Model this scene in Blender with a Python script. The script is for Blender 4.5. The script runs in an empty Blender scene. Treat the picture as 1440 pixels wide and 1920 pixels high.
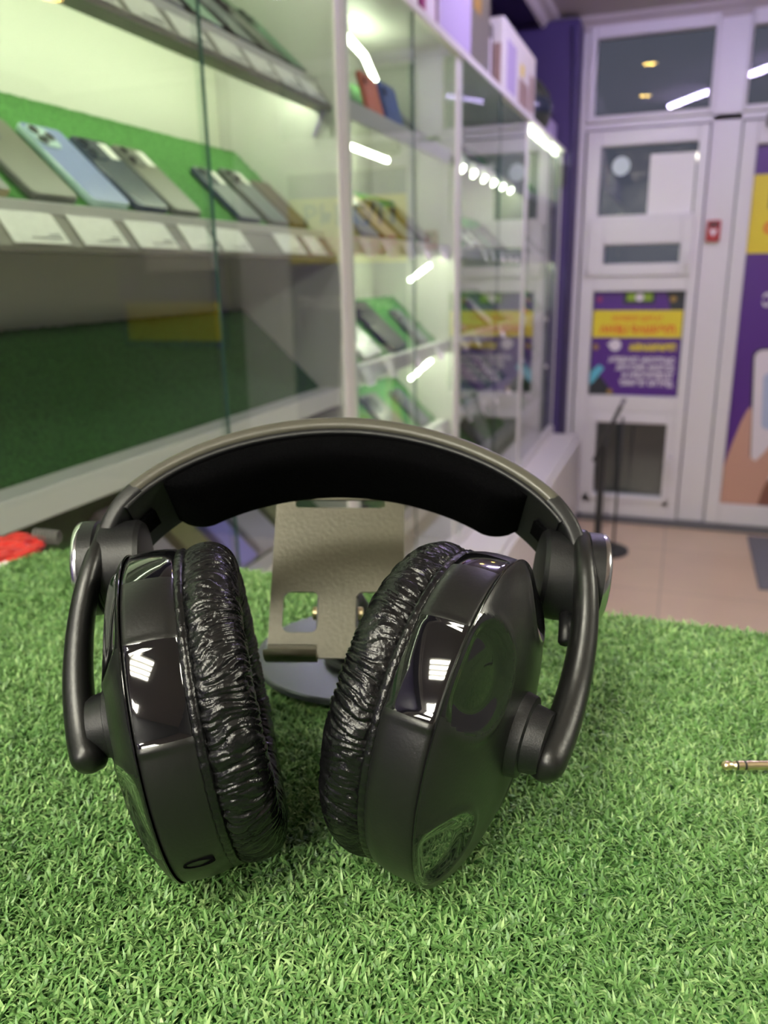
import bpy, bmesh, math, random
import numpy as np
from mathutils import Vector, Matrix, noise
random.seed(7); RNG = np.random.default_rng(11)
S = bpy.context.scene; COL = S.collection
PI = math.pi
# ---------------------------------------------------------------- camera, world, exposure
PSI = 0.353943                                   # the lens looks 20 degrees left of the row of cases
CAMZ = 1.4
cd = bpy.data.cameras.new('camera'); cam = bpy.data.objects.new('camera', cd); COL.objects.link(cam)
cd.sensor_fit = 'VERTICAL'; cd.sensor_height = 36.0; cd.sensor_width = 27.0; cd.lens = 28.125
cd.clip_start = 0.01; cd.clip_end = 60
RM = Matrix(((0.93963431, -0.08161284, 0.33230514), (0.34174498, 0.27279643, -0.8993289), (-0.01725487, 0.95860391, 0.28421967)))
cam.matrix_world = Matrix.Translation((0, 0, CAMZ)) @ RM.to_4x4()
cd.dof.use_dof = True; cd.dof.focus_distance = 0.232; cd.dof.aperture_fstop = 14.0
S.camera = cam
S.view_settings.view_transform = 'Standard'; S.view_settings.look = 'None'
S.view_settings.gamma = 1.0; S.view_settings.exposure = 1.15; S.view_settings.use_curve_mapping = False
S.cycles.use_denoising = True; S.cycles.max_bounces = 8; S.cycles.transparent_max_bounces = 24
S.cycles.glossy_bounces = 5; S.cycles.diffuse_bounces = 4; S.cycles.sample_clamp_indirect = 6.0
w = bpy.data.worlds.new('night'); S.world = w; w.use_nodes = True
w.node_tree.nodes['Background'].inputs[0].default_value = (0.30, 0.32, 0.42, 1)
w.node_tree.nodes['Background'].inputs[1].default_value = 0.16
PANEL_W, TUBE_W, LED_W = 34.0, 78.0, 12.5         # strengths of ceiling panels, violet tubes, case strips

# ---------------------------------------------------------------- materials
def new_mat(name):
    m = bpy.data.materials.new(name); m.use_nodes = True
    return m, m.node_tree, m.node_tree.nodes['Principled BSDF']
def mat(name, col, rough=0.5, metal=0.0, bump=0.0, bscale=60.0, var=0.0, spec=0.5, coat=0.0):
    m, nt, b = new_mat(name)
    b.inputs['Base Color'].default_value = (*col, 1); b.inputs['Roughness'].default_value = rough
    b.inputs['Metallic'].default_value = metal; b.inputs['Specular IOR Level'].default_value = spec
    b.inputs['Coat Weight'].default_value = coat; b.inputs['Coat Roughness'].default_value = 0.05
    if bump or var:
        tc = nt.nodes.new('ShaderNodeTexCoord'); n = nt.nodes.new('ShaderNodeTexNoise')
        n.inputs['Scale'].default_value = bscale; n.inputs['Detail'].default_value = 4
        nt.links.new(tc.outputs['Object'], n.inputs['Vector'])
        if bump:
            bp = nt.nodes.new('ShaderNodeBump'); bp.inputs['Strength'].default_value = bump; bp.inputs['Distance'].default_value = 0.002
            nt.links.new(n.outputs['Fac'], bp.inputs['Height']); nt.links.new(bp.outputs['Normal'], b.inputs['Normal'])
        if var:
            r = nt.nodes.new('ShaderNodeValToRGB')
            r.color_ramp.elements[0].position = 0.3; r.color_ramp.elements[1].position = 0.7
            r.color_ramp.elements[0].color = (*[c*(1-var) for c in col], 1); r.color_ramp.elements[1].color = (*[min(1, c*(1+var)) for c in col], 1)
            nt.links.new(n.outputs['Fac'], r.inputs['Fac']); nt.links.new(r.outputs['Color'], b.inputs['Base Color'])
    return m
def emit(name, col, s):
    m, nt, b = new_mat(name)
    b.inputs['Base Color'].default_value = (*col, 1); b.inputs['Emission Color'].default_value = (*col, 1); b.inputs['Emission Strength'].default_value = s
    return m
def glass_mat(name, tint, ior=1.5):
    m = bpy.data.materials.new(name); m.use_nodes = True; nt = m.node_tree; nt.nodes.clear()
    o = nt.nodes.new('ShaderNodeOutputMaterial'); mx = nt.nodes.new('ShaderNodeMixShader'); t = nt.nodes.new('ShaderNodeBsdfTransparent')
    g = nt.nodes.new('ShaderNodeBsdfGlossy'); f = nt.nodes.new('ShaderNodeFresnel')
    f.inputs['IOR'].default_value = ior; t.inputs[0].default_value = (*tint, 1); g.inputs['Roughness'].default_value = 0.0
    geo = nt.nodes.new('ShaderNodeNewGeometry'); mul = nt.nodes.new('ShaderNodeMath'); mul.operation = 'SUBTRACT'; mul.inputs[0].default_value = 1.0
    m2 = nt.nodes.new('ShaderNodeMath'); m2.operation = 'MULTIPLY'           # the inner face of a pane adds nothing: one bounce per face
    nt.links.new(geo.outputs['Backfacing'], mul.inputs[1]); nt.links.new(f.outputs[0], m2.inputs[0]); nt.links.new(mul.outputs[0], m2.inputs[1])
    m3 = nt.nodes.new('ShaderNodeMath'); m3.operation = 'MULTIPLY'; m3.inputs[1].default_value = 1.8; m3.use_clamp = True
    nt.links.new(m2.outputs[0], m3.inputs[0]); nt.links.new(m3.outputs[0], mx.inputs[0])
    nt.links.new(t.outputs[0], mx.inputs[1]); nt.links.new(g.outputs[0], mx.inputs[2]); nt.links.new(mx.outputs[0], o.inputs[0])
    return m
M = {
 'pvc': mat('white_pvc', (0.72, 0.70, 0.72), 0.35), 'laminate': mat('white_laminate', (0.74, 0.73, 0.70), 0.42),
 'backwall': mat('pale_back_panel', (0.72, 0.73, 0.64), 0.5), 'purple': mat('purple_paint', (0.050, 0.030, 0.13), 0.55, bump=0.1),
 'navy': mat('dark_violet_paint', (0.028, 0.022, 0.085), 0.6), 'ceil': mat('ceiling_paint', (0.52, 0.48, 0.48), 0.8, bump=0.05),
 'wallgrey': mat('grey_paint', (0.17, 0.17, 0.18), 0.7), 'dark': mat('dark_plastic', (0.02, 0.02, 0.022), 0.45),
 'rubber': mat('dark_rubber', (0.05, 0.05, 0.06), 0.8), 'satin': mat('satin_black', (0.0085, 0.0086, 0.0082), 0.36, bump=0.04, bscale=900, spec=0.6),
 'matte': mat('matte_black', (0.008, 0.008, 0.009), 0.44, bump=0.08, bscale=1400), 'gloss': mat('gloss_black', (0.006, 0.006, 0.007), 0.05, coat=0.6),
 'shell': mat('olive_black_band', (0.085, 0.080, 0.062), 0.36, bump=0.05, bscale=700), 'velour': mat('black_velour', (0.0018, 0.0018, 0.0022), 1.0, bump=0.6, bscale=1300, spec=0.05),
 'leather': mat('black_leatherette', (0.005, 0.005, 0.0055), 0.27, bump=0.25, bscale=500), 'chrome': mat('chrome_ring', (0.7, 0.7, 0.72), 0.18, 1.0),
 'gold': mat('gold_plating', (1.0, 0.82, 0.50), 0.32, 1.0), 'standmetal': mat('grey_brown_metal', (0.095, 0.086, 0.056), 0.42, 0.2, bump=0.10, bscale=500, var=0.08),
 'disc': mat('dark_disc_metal', (0.10, 0.11, 0.12), 0.25, 0.3), 'turf': mat('turf_backing', (0.045, 0.17, 0.035), 0.95, bump=1.0, bscale=260, var=0.45), 'shadeboard': mat('shaded_board_turf', (0.040, 0.115, 0.028), 0.95, bump=1.0, bscale=240, var=0.5),
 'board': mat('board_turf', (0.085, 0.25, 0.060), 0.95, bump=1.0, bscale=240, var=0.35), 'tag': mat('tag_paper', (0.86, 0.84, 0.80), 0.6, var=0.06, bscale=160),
 'paper': mat('sheet_paper', (0.82, 0.80, 0.80), 0.7), 'railwhite': mat('rail_white', (0.88, 0.85, 0.86), 0.4), 'lipfront': mat('grey_lip', (0.26, 0.24, 0.20), 0.5), 'inkgrey': mat('grey_ink', (0.35, 0.35, 0.34), 0.7),
 'tile_edge': mat('threshold', (0.12, 0.12, 0.13), 0.6), 'mat_grey': mat('mat_grey', (0.17, 0.17, 0.19), 0.95, bump=0.5, bscale=300),
 'p_purple': mat('poster_purple', (0.085, 0.018, 0.22), 0.35), 'p_yellow': mat('poster_yellow', (0.75, 0.62, 0.03), 0.4), 'p_orange': mat('poster_orange', (0.72, 0.13, 0.02), 0.4),
 'p_white': mat('poster_white', (0.75, 0.70, 0.76), 0.4), 'p_black': mat('poster_black', (0.02, 0.025, 0.03), 0.4), 'p_green': mat('poster_green', (0.25, 0.42, 0.03), 0.4),
 'p_cyan': mat('poster_cyan', (0.12, 0.50, 0.62), 0.4), 'p_gold': mat('poster_gold', (0.35, 0.22, 0.05), 0.4), 'p_red': mat('poster_red', (0.55, 0.03, 0.03), 0.4),
 'p_skin': mat('poster_skin', (0.56, 0.32, 0.24), 0.4), 'p_skin2': mat('poster_skin_shadow', (0.22, 0.09, 0.06), 0.4), 'p_pink': mat('poster_pink', (0.30, 0.03, 0.16), 0.4),
 'red': mat('red_plastic', (0.55, 0.028, 0.022), 0.35), 'lav': mat('lavender_card', (0.45, 0.38, 0.60), 0.6),
 'blade': None,
}
M['glass'] = glass_mat('clear_glass', (0.93, 0.97, 0.94)); M['winglass'] = glass_mat('window_glass', (0.80, 0.82, 0.84), 1.55)
M['edge'] = mat('glass_edge', (0.05, 0.13, 0.11), 0.15)
M['led'] = emit('case_led', (0.94, 1.0, 0.76), LED_W); M['panel'] = emit('panel_tube', (1.0, 0.97, 0.80), PANEL_W)
M['violet'] = emit('violet_tube', (0.66, 0.56, 1.0), TUBE_W); M['warm'] = emit('warm_lamp', (1.0, 0.66, 0.14), 26.0)
def floor_mat():
    m, nt, b = new_mat('beige_tile'); b.inputs['Roughness'].default_value = 0.32
    tc = nt.nodes.new('ShaderNodeTexCoord'); br = nt.nodes.new('ShaderNodeTexBrick'); n = nt.nodes.new('ShaderNodeTexNoise')
    br.offset = 0; br.inputs['Scale'].default_value = 1; br.inputs['Brick Width'].default_value = 0.6; br.inputs['Row Height'].default_value = 0.6
    br.inputs['Mortar Size'].default_value = 0.004; br.inputs['Color1'].default_value = (0.74, 0.56, 0.40, 1); br.inputs['Color2'].default_value = (0.70, 0.53, 0.38, 1); br.inputs['Mortar'].default_value = (0.5, 0.4, 0.3, 1)
    n.inputs['Scale'].default_value = 3; mx = nt.nodes.new('ShaderNodeMix'); mx.data_type = 'RGBA'; mx.blend_type = 'MULTIPLY'; mx.inputs[0].default_value = 0.2
    nt.links.new(tc.outputs['Object'], br.inputs['Vector']); nt.links.new(tc.outputs['Object'], n.inputs['Vector'])
    nt.links.new(br.outputs['Color'], mx.inputs[6]); nt.links.new(n.outputs['Fac'], mx.inputs[7]); nt.links.new(mx.outputs[2], b.inputs['Base Color'])
    return m
M['floor'] = floor_mat()
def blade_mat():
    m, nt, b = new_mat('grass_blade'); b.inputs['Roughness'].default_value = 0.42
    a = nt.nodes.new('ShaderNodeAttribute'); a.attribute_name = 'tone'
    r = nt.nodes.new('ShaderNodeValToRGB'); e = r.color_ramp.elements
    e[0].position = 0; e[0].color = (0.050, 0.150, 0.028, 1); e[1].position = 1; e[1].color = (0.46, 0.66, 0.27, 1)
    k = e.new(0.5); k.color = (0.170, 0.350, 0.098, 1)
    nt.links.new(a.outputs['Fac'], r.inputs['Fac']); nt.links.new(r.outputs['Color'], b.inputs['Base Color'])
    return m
M['blade'] = blade_mat()

# ---------------------------------------------------------------- helpers
def link(name, me, parent=None, mats=(), smooth=False):
    o = bpy.data.objects.new(name, me); COL.objects.link(o)
    for m in mats: me.materials.append(m)
    if smooth:
        for p in me.polygons: p.use_smooth = True
    if parent: o.parent = parent
    return o
def tag(o, label, cat=None, group=None, kind=None):
    if label: o['label'] = label
    if cat: o['category'] = cat
    if group: o['group'] = group
    if kind: o['kind'] = kind
    return o
def empty(name, loc=(0, 0, 0), rz=0.0, label=None, cat=None, group=None):
    o = bpy.data.objects.new(name, None); COL.objects.link(o); o.location = loc; o.rotation_euler = (0, 0, rz); o.empty_display_size = 0.05
    return tag(o, label, cat, group)
class MB:
    def __init__(s): s.v = []; s.f = []; s.mi = []
    def box(s, x0, x1, y0, y1, z0, z1, mi=0):
        b = len(s.v); s.v += [(x, y, z) for z in (z0, z1) for y in (y0, y1) for x in (x0, x1)]
        for q in ((0, 2, 3, 1), (4, 5, 7, 6), (0, 1, 5, 4), (2, 6, 7, 3), (0, 4, 6, 2), (1, 3, 7, 5)): s.f.append(tuple(b+i for i in q)); s.mi.append(mi)
        return s
    def prism(s, poly, y0, y1, mi=0, axis='y'):
        n = len(poly); b = len(s.v)
        for y in (y0, y1):
            for a, c in poly: s.v.append((a, y, c) if axis == 'y' else ((a, c, y) if axis == 'z' else (y, a, c)))
        s.f.append(tuple(b+i for i in range(n))); s.f.append(tuple(b+n+i for i in reversed(range(n)))); s.mi += [mi, mi]
        for i in range(n): s.f.append((b+i, b+n+i, b+n+(i+1) % n, b+(i+1) % n)); s.mi.append(mi)
        return s
    def tube(s, pts, rad, seg=12, mi=0, cap=True, flat=None):
        pts = [Vector(p) for p in pts]; n = len(pts)
        if not hasattr(rad, '__len__'): rad = [rad]*n
        t0 = (pts[1]-pts[0]).normalized(); up = Vector((0, 0, 1)) if abs(t0.z) < .9 else Vector((1, 0, 0))
        side = t0.cross(up).normalized(); b = len(s.v)
        for i, p in enumerate(pts):
            t = (pts[min(n-1, i+1)]-pts[max(0, i-1)]).normalized()
            side = (side-t*side.dot(t)).normalized(); u = side.cross(t)
            for k in range(seg):
                a = 2*PI*k/seg; fx, fy = (rad[i], rad[i]) if flat is None else (rad[i], rad[i]*flat)
                s.v.append(tuple(p+side*math.cos(a)*fx+u*math.sin(a)*fy))
        for i in range(n-1):
            for k in range(seg): s.f.append((b+i*seg+k, b+i*seg+(k+1) % seg, b+(i+1)*seg+(k+1) % seg, b+(i+1)*seg+k)); s.mi.append(mi)
        if cap: s.f.append(tuple(b+k for k in reversed(range(seg)))); s.f.append(tuple(b+(n-1)*seg+k for k in range(seg))); s.mi += [mi, mi]
        return s
    def lathe(s, prof, c, ax, seg=64, mi=0, close=False):
        """prof: list of (offset along ax, radius); c centre; ax axis"""
        ax = Vector(ax).normalized(); c = Vector(c); up = Vector((0, 0, 1)) if abs(ax.z) < .9 else Vector((0, 1, 0))
        e1 = ax.cross(up).normalized(); e2 = ax.cross(e1); b = len(s.v); n = len(prof)
        for o, r in prof:
            for k in range(seg):
                a = 2*PI*k/seg; s.v.append(tuple(c+ax*o+(e1*math.cos(a)+e2*math.sin(a))*max(r, 1e-5)))
        for i in range(n if close else n-1):
            j = (i+1) % n
            for k in range(seg): s.f.append((b+i*seg+k, b+i*seg+(k+1) % seg, b+j*seg+(k+1) % seg, b+j*seg+k)); s.mi.append(mi)
        return s
    def build(s, name, mats, parent=None, smooth=False, bevel=0.0, autos=None, bseg=2):
        if not isinstance(mats, (list, tuple)): mats = [mats]
        me = bpy.data.meshes.new(name); me.from_pydata(s.v, [], s.f)
        for m in mats: me.materials.append(m)
        me.polygons.foreach_set('material_index', s.mi); 
        bm = bmesh.new(); bm.from_mesh(me); bmesh.ops.recalc_face_normals(bm, faces=bm.faces)
        if bevel: bmesh.ops.bevel(bm, geom=[e for e in bm.edges], offset=bevel, segments=bseg, profile=0.5, affect='EDGES', clamp_overlap=True)
        bm.to_mesh(me); bm.free()
        o = bpy.data.objects.new(name, me); COL.objects.link(o)
        if smooth or autos:
            for p in me.polygons: p.use_smooth = True
        if autos:
            me.set_sharp_from_angle(angle=math.radians(autos))
        if parent: o.parent = parent
        return o
def rrect(w, h, r, seg=6, cx=0.0, cy=0.0):
    pts = []
    for sx, sy, a0 in ((1, 1, 0), (-1, 1, 90), (-1, -1, 180), (1, -1, 270)):
        for k in range(seg+1):
            a = math.radians(a0+90*k/seg); pts.append((cx+sx*(w/2-r)+r*math.cos(a), cy+sy*(h/2-r)+r*math.sin(a)))
    return pts
def slab_rr(mb, w, h, r, z0, z1, bev=0.0008, cx=0, cy=0, mi=0):
    layers = [(z0, bev), (z0+bev, 0), (z1-bev, 0), (z1, bev)]; n = None; b = len(mb.v)
    for z, ins in layers:
        P = rrect(w-2*ins, h-2*ins, max(r-ins, 1e-4), 6, cx, cy); n = len(P); mb.v += [(x, y, z) for x, y in P]
    for i in range(3):
        for k in range(n): mb.f.append((b+i*n+k, b+i*n+(k+1) % n, b+(i+1)*n+(k+1) % n, b+(i+1)*n+k)); mb.mi.append(mi)
    mb.f.append(tuple(b+k for k in reversed(range(n)))); mb.f.append(tuple(b+3*n+k for k in range(n))); mb.mi += [mi, mi]
    return mb
def text_mesh(name, s, size, m, parent, x, y, z, mirror=True, width=None, shear=0.0, bold=0.0):
    """lettering lying in an XZ plane, facing the room (towards -Y); mirrored when it reads from the street"""
    cu = bpy.data.curves.new(name, 'FONT'); cu.body = s; cu.size = size; cu.align_x = 'CENTER'; cu.align_y = 'CENTER'; cu.extrude = 0.0004; cu.shear = shear; cu.offset = bold
    o = bpy.data.objects.new(name+'_tmp', cu); COL.objects.link(o); dg = bpy.context.evaluated_depsgraph_get()
    me = bpy.data.meshes.new_from_object(o.evaluated_get(dg)); bpy.data.objects.remove(o)
    if len(me.vertices):
        co = np.zeros(len(me.vertices)*3); me.vertices.foreach_get('co', co); co = co.reshape(-1, 3)
        wd = np.ptp(co[:, 0]); k = (width/wd) if width else 1.0; mid = (co[:, 0].max()+co[:, 0].min())/2
        out = np.stack([(-1 if mirror else 1)*(co[:, 0]-mid)*k+x, y-co[:, 2], co[:, 1]+z], 1); me.vertices.foreach_set('co', out.ravel())
    me.materials.clear(); me.materials.append(m); me.name = name
    o = bpy.data.objects.new(name, me); COL.objects.link(o); o.parent = parent
    return o

# ================================================================ the room
YD = 4.70
CEIL = 2.62
def struct(o): o['kind'] = 'structure'; return o
struct(MB().box(-1.2, 2.8, -3.0, YD+.06, -.06, 0).build('floor', M['floor']))
struct(MB().box(-.78, 2.8, -3.0, YD+.06, CEIL, CEIL+.08).build('ceiling', M['ceil']))
struct(MB().box(-1.06, -.96, -3.0, YD+.06, 0, CEIL+.08).build('wall_left', M['purple']))
struct(MB().box(2.7, 2.8, -3.0, YD+.06, 0, CEIL).build('wall_right', M['wallgrey']))
struct(MB().box(-1.06, 2.8, -3.1, -3.0, 0, CEIL+.08).build('wall_back', M['wallgrey']))
struct(MB().box(-.96, -.78, -3.0, YD, CEIL-.03, CEIL+.08).build('trim_1', M['purple']))                 # painted bulkhead over the cases
struct(MB().box(-.96, -.595, 4.50, YD, 0, CEIL-.03).build('trim_2', M['purple'], bevel=.008))           # painted pilaster beside the door frame
cor = MB(); cor.prism([(-.78, CEIL), (-.70, CEIL), (-.715, CEIL-.018), (-.745, CEIL-.028), (-.765, CEIL-.055), (-.78, CEIL-.06)], -3.0, YD-.06)
struct(cor.build('trim_3', M['ceil']))
cor = MB(); cor.prism([(YD, CEIL), (YD-.09, CEIL), (YD-.075, CEIL-.018), (YD-.045, CEIL-.028), (YD-.02, CEIL-.055), (YD, CEIL-.06)], -.70, 2.7, axis='x')
struct(cor.build('trim_4', M['ceil']))
# cable running up the pilaster corner
cb = MB().tube([(-.600, 4.494, .3), (-.602, 4.494, 1.2), (-.607, 4.494, 1.9), (-.615, 4.494, 2.3), (-.63, 4.494, 2.55)], .006, 8).build('wall_cable', M['navy'], smooth=True)
tag(cb, 'thin dark cable running up the purple pilaster beside the door frame', 'cable')
def bars(mb, X0, X1, Z0, Z1, x0, x1, z0, z1, y0, y1):
    """a frame: outer X0..X1 / Z0..Z1 with a hole x0..x1 / z0..z1"""
    mb.box(X0, x0, y0, y1, Z0, Z1); mb.box(x1, X1, y0, y1, Z0, Z1); mb.box(x0, x1, y0, y1, Z0, z0); mb.box(x0, x1, y0, y1, z1, Z1); return mb
F0, F1 = YD-.015, YD+.055
struct(MB().box(-.595, -.56, F0, F1, 0, 2.59).box(.055, .195, F0, F1, 0, 2.59).box(1.10, 1.38, F0, F1, 0, 2.59).box(-.56, 1.10, F0, F1, 2.59, CEIL)
       .box(-.56, 1.10, F0, F1, 2.105, 2.14).build('trim_5', M['pvc'], bevel=.004))
struct(MB().box(1.38, 2.7, YD, YD+.06, 0, CEIL).build('wall_far', M['wallgrey']))
wi = struct(bars(MB(), -.56, .055, 2.14, 2.59, -.525, .035, 2.168, 2.528, YD-.035, YD+.04).build('window_1', M['pvc'], bevel=.005))
MB().box(-.527, .037, YD-.004, YD+.004, 2.166, 2.53).build('glass_pane', M['winglass'], wi)
wi = struct(bars(MB(), .195, 1.10, 2.14, 2.59, .205, 1.05, 2.168, 2.515, YD-.035, YD+.04).build('window_2', M['pvc'], bevel=.005))
MB().box(.203, 1.052, YD-.004, YD+.004, 2.166, 2.517).build('glass_pane', M['winglass'], wi)
# left leaf
d1 = MB(); y0, y1 = YD-.045, YD+.03
d1.box(-.55, -.478, y0, y1, .03, 2.095); d1.box(.0, .048, y0, y1, .03, 2.095); d1.box(-.478, 0, y0, y1, 2.02, 2.095); d1.box(-.478, 0, y0, y1, 1.655, 1.68)
d1.box(-.478, -.435, y0, y1, 1.37, 1.655); d1.box(-.05, 0, y0, y1, 1.37, 1.655); d1.box(-.435, -.05, y0, y1, 1.53, 1.655); d1.box(-.435, -.05, y0, y1, 1.37, 1.435)
d1.box(-.478, 0, y0, y1, 1.292, 1.37); d1.box(-.478, 0, y0, y1, .64, .728)
d1.box(-.478, -.42, y0, y1, .10, .64); d1.box(-.04, 0, y0, y1, .10, .64); d1.box(-.42, -.04, y0, y1, .578, .64); d1.box(-.478, 0, y0, y1, .03, .152)
door = struct(d1.build('door_1', M['pvc'], bevel=.005))
MB().box(-.48, 0, YD-.004, YD+.004, 1.678, 2.022).build('upper_pane', M['winglass'], door)
MB().box(-.437, -.048, YD-.004, YD+.004, 1.433, 1.532).build('hatch_pane', M['winglass'], door)
MB().box(-.422, -.038, YD-.004, YD+.004, .15, .58).build('lower_pane', M['winglass'], door)
MB().box(-.48, 0, YD-.004, YD+.004, .726, 1.294).build('middle_pane', M['winglass'], door)
hs = bars(MB(), -.52, .012, 1.372, 1.655, -.44, -.045, 1.43, 1.535, y0-.014, y0+.002).build('hatch_sash', M['pvc'], door, bevel=.004)
MB().box(-.010, .006, y0-.050, y0-.014, 1.48, 1.495).box(-.010, .006, y0-.056, y0-.042, 1.41, 1.495).build('handle', M['pvc'], hs, bevel=.003)
MB().box(-.515, -.503, y0-.026, y0-.014, 1.60, 1.645).box(-.515, -.503, y0-.026, y0-.014, 1.385, 1.43).build('hinge', M['pvc'], hs, bevel=.002)
bars(MB(), -.445, -.015, .125, .61, -.42, -.04, .152, .578, y0-.012, y0+.002).build('lower_sash', M['pvc'], door, bevel=.004)
MB().box(-.012, .004, y0-.04, y0, .36, .40).box(-.012, .004, y0-.05, y0-.036, .30, .40).build('door_handle', M['pvc'], door, bevel=.003)
# right leaf
door = struct(bars(MB(), .20, 1.09, .03, 2.095, .272, 1.02, .145, 1.985, YD-.045, YD+.03).build('door_2', M['pvc'], bevel=.006))
MB().box(.27, 1.022, YD-.004, YD+.004, .143, 1.987).build('glass_pane', M['winglass'], door)
struct(MB().box(-.595, 1.38, YD-.09, YD+.02, 0, .028).build('trim_6', M['tile_edge'], bevel=.004))
# closer, holding plate top right
dc = MB().box(.30, .52, YD-.095, YD-.047, 2.06, 2.115).build('door_closer', M['wallgrey'], bevel=.008)
tag(dc, 'pale metal door closer box fixed to the top of the right-hand white door', 'door closer')
# ground and wall outside
struct(MB().box(-3, 4, YD+.06, YD+4, -.12, -.02).build('trim_7', mat('outdoor_ground', (0.20, 0.18, 0.12), 0.9, bump=.4, bscale=20)))

def posterroot(name, x, z, label): return empty(name, (x, YD-.012, z), 0, label, 'poster')
def flat(mb, x0, x1, z0, z1, d, mi=0): return mb.box(x0, x1, -d, -d+.0012, z0, z1, mi)
# ---- poster in the left leaf; (u,v) from its top left corner
PW, PH = .468, .560
p1 = posterroot('window_poster', -.472, .729, 'small purple and yellow sale poster in the middle window of the white door')
U = lambda u: u*PW
V = lambda v: (1-v)*PH
def rect(u0, u1, v0, v1, d): return (U(u0), U(u1), -d, -d+.001, V(v1), V(v0))
MB().box(0, PW, -.002, .004, 0, PH).build('poster_sheet', M['p_purple'], p1)
MB().box(*rect(0, 1, .175, .435, .003)).build('yellow_band', M['p_yellow'], p1)
lg = MB().box(*rect(.33, .68, 0, .115, .003)).build('black_badge', M['p_black'], p1)
for u_ in (.37, .55): MB().box(*rect(u_, u_+.10, .012, .085, .0042)).build('green_mark', M['p_green'], lg)
MB().lathe([(0, .022), (.0008, .022), (.0008, 0)], (U(.51), -.0042, V(.05)), (0, -1, 0), 24).build('grey_mark', M['p_white'], lg)
MB().prism([(U(.80), V(0)), (U(1), V(0)), (U(1), V(.17)), (U(.86), V(.17))], -.003, -.002).build('dark_corner', M['p_black'], p1)
MB().prism([(U(0), V(1)), (U(.30), V(1)), (U(.10), V(.80)), (U(0), V(.72))], -.003, -.002).build('dark_corner', M['p_black'], p1)
text_mesh('lettering', 'ЗА ВАШ ТЕЛЕФОН', .036, M['p_orange'], p1, U(.50), -.0035, V(.255), True, U(.56), bold=.001)
text_mesh('lettering', 'ЛУЧШАЯ ЦЕНА', .052, M['p_orange'], p1, U(.51), -.0035, V(.36), True, U(.86), bold=.0025)
text_mesh('lettering', 'ПРИНИМАЕМ:', .046, M['p_yellow'], p1, U(.69), -.0035, V(.53), True, U(.52), bold=.003)
for i, (s_, u0) in enumerate((('СМАРТФОНЫ, ПЛАНШЕТЫ,', .20), ('НОУТБУКИ, ПРИСТАВКИ,', .29), ('ТЕЛЕВИЗОРЫ И', .37), ('ДРУГУЮ ТЕХНИКУ', .34))):
    text_mesh('lettering', s_, .042, M['p_white'], p1, U((u0+.95)/2), -.0035, V(.655+.075*i), True, U(.95-u0), bold=.002)
MB().lathe([(0, .032), (.0008, .032), (.0008, 0)], (U(.27), -.003, V(.51)), (0, -1, 0), 24).prism([(U(.17), V(.50)), (U(.27), V(.46)), (U(.27), V(.56))], -.004, -.003).build('printed_loudspeaker', M['p_white'], p1)
MB().prism([(U(0), V(.78)), (U(.10), V(.70)), (U(.16), V(.74)), (U(.03), V(.89)), (U(0), V(.90))], -.0035, -.0025).build('printed_card', M['p_cyan'], p1)
for cu, cv, cm in ((.05, .53, 'p_gold'), (.24, .97, 'p_gold'), (.88, .07, 'p_gold'), (.06, .07, 'p_pink')):
    MB().lathe([(0, .016), (.0008, .016), (.0008, 0)], (U(cu), -.0035, V(cv)), (0, -1, 0), 20).build('printed_coin', M[cm], p1)
# ---- big poster in the right door
p2 = posterroot('door_poster', .274, .147, 'tall purple and yellow poster with a printed hand holding a phone, filling the right-hand door')
W2, H2 = .742, 1.836
MB().box(0, W2, -.002, .004, 0, H2).build('poster_sheet', M['p_purple'], p2)
MB().box(0, W2, -.0035, -.0022, 1.325, 1.700).build('yellow_band', M['p_yellow'], p2)
text_mesh('lettering', 'ВЫКУП', .16, M['p_black'], p2, .36, -.004, 1.59, True, .56, bold=.004)
text_mesh('lettering', 'ТЕЛЕФОНОВ', .13, M['p_orange'], p2, .385, -.004, 1.415, True, .64, bold=.004)
text_mesh('lettering', 'ПРИХОДИ СЕЙЧАС', .09, M['p_white'], p2, .40, -.0035, 1.09, True, .60, bold=.003)
ph = slab_rr(MB(), .34, .70, .04, 0, .0014, .0003).build('printed_phone', M['p_white'], p2); ph.rotation_euler = (PI/2, math.radians(-4), 0); ph.location = (.285, -.0032, .50)
pb = slab_rr(MB(), .355, .715, .045, 0, .0008, .0002).build('printed_phone_edge', M['p_black'], p2); pb.rotation_euler = (PI/2, math.radians(-4), 0); pb.location = (.282, -.0024, .50)
ps = slab_rr(MB(), .27, .30, .03, 0, .0008, .0002).build('printed_screen', mat('poster_pale_blue', (.42, .50, .68), .4), p2); ps.rotation_euler = (PI/2, math.radians(-4), 0); ps.location = (.29, -.0048, .58)
hp_ = [(.0, .0), (.0, .21), (.028, .33), (.06, .45), (.085, .52), (.104, .545), (.112, .50), (.118, .38), (.125, .27), (.155, .245), (.19, .29), (.235, .36), (.29, .40), (.33, .395), (.34, .35), (.30, .29), (.25, .20), (.21, .10), (.19, 0)]
MB().prism(hp_, -.0068, -.0056).build('printed_hand', M['p_skin'], p2)
MB().prism([(.12, 0), (.19, .10), (.26, .17), (.34, .20), (.40, .12), (.40, 0)], -.0056, -.0048).build('printed_sleeve', M['p_skin2'], p2)
# ---- poster farther right on the grey wall (seen mirrored in the case glass)
p3 = posterroot('wall_poster', 1.50, .95, 'wide yellow and purple poster on the far wall, seen only mirrored in the case glass')
MB().box(0, .85, -.002, .010, 0, .75).build('poster_sheet', M['p_purple'], p3)
MB().box(.05, .80, -.0035, -.002, .05, .30).build('yellow_band', M['p_yellow'], p3)
MB().box(.05, .60, -.0035, -.002, .50, .68).build('pale_band', M['p_white'], p3)
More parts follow.
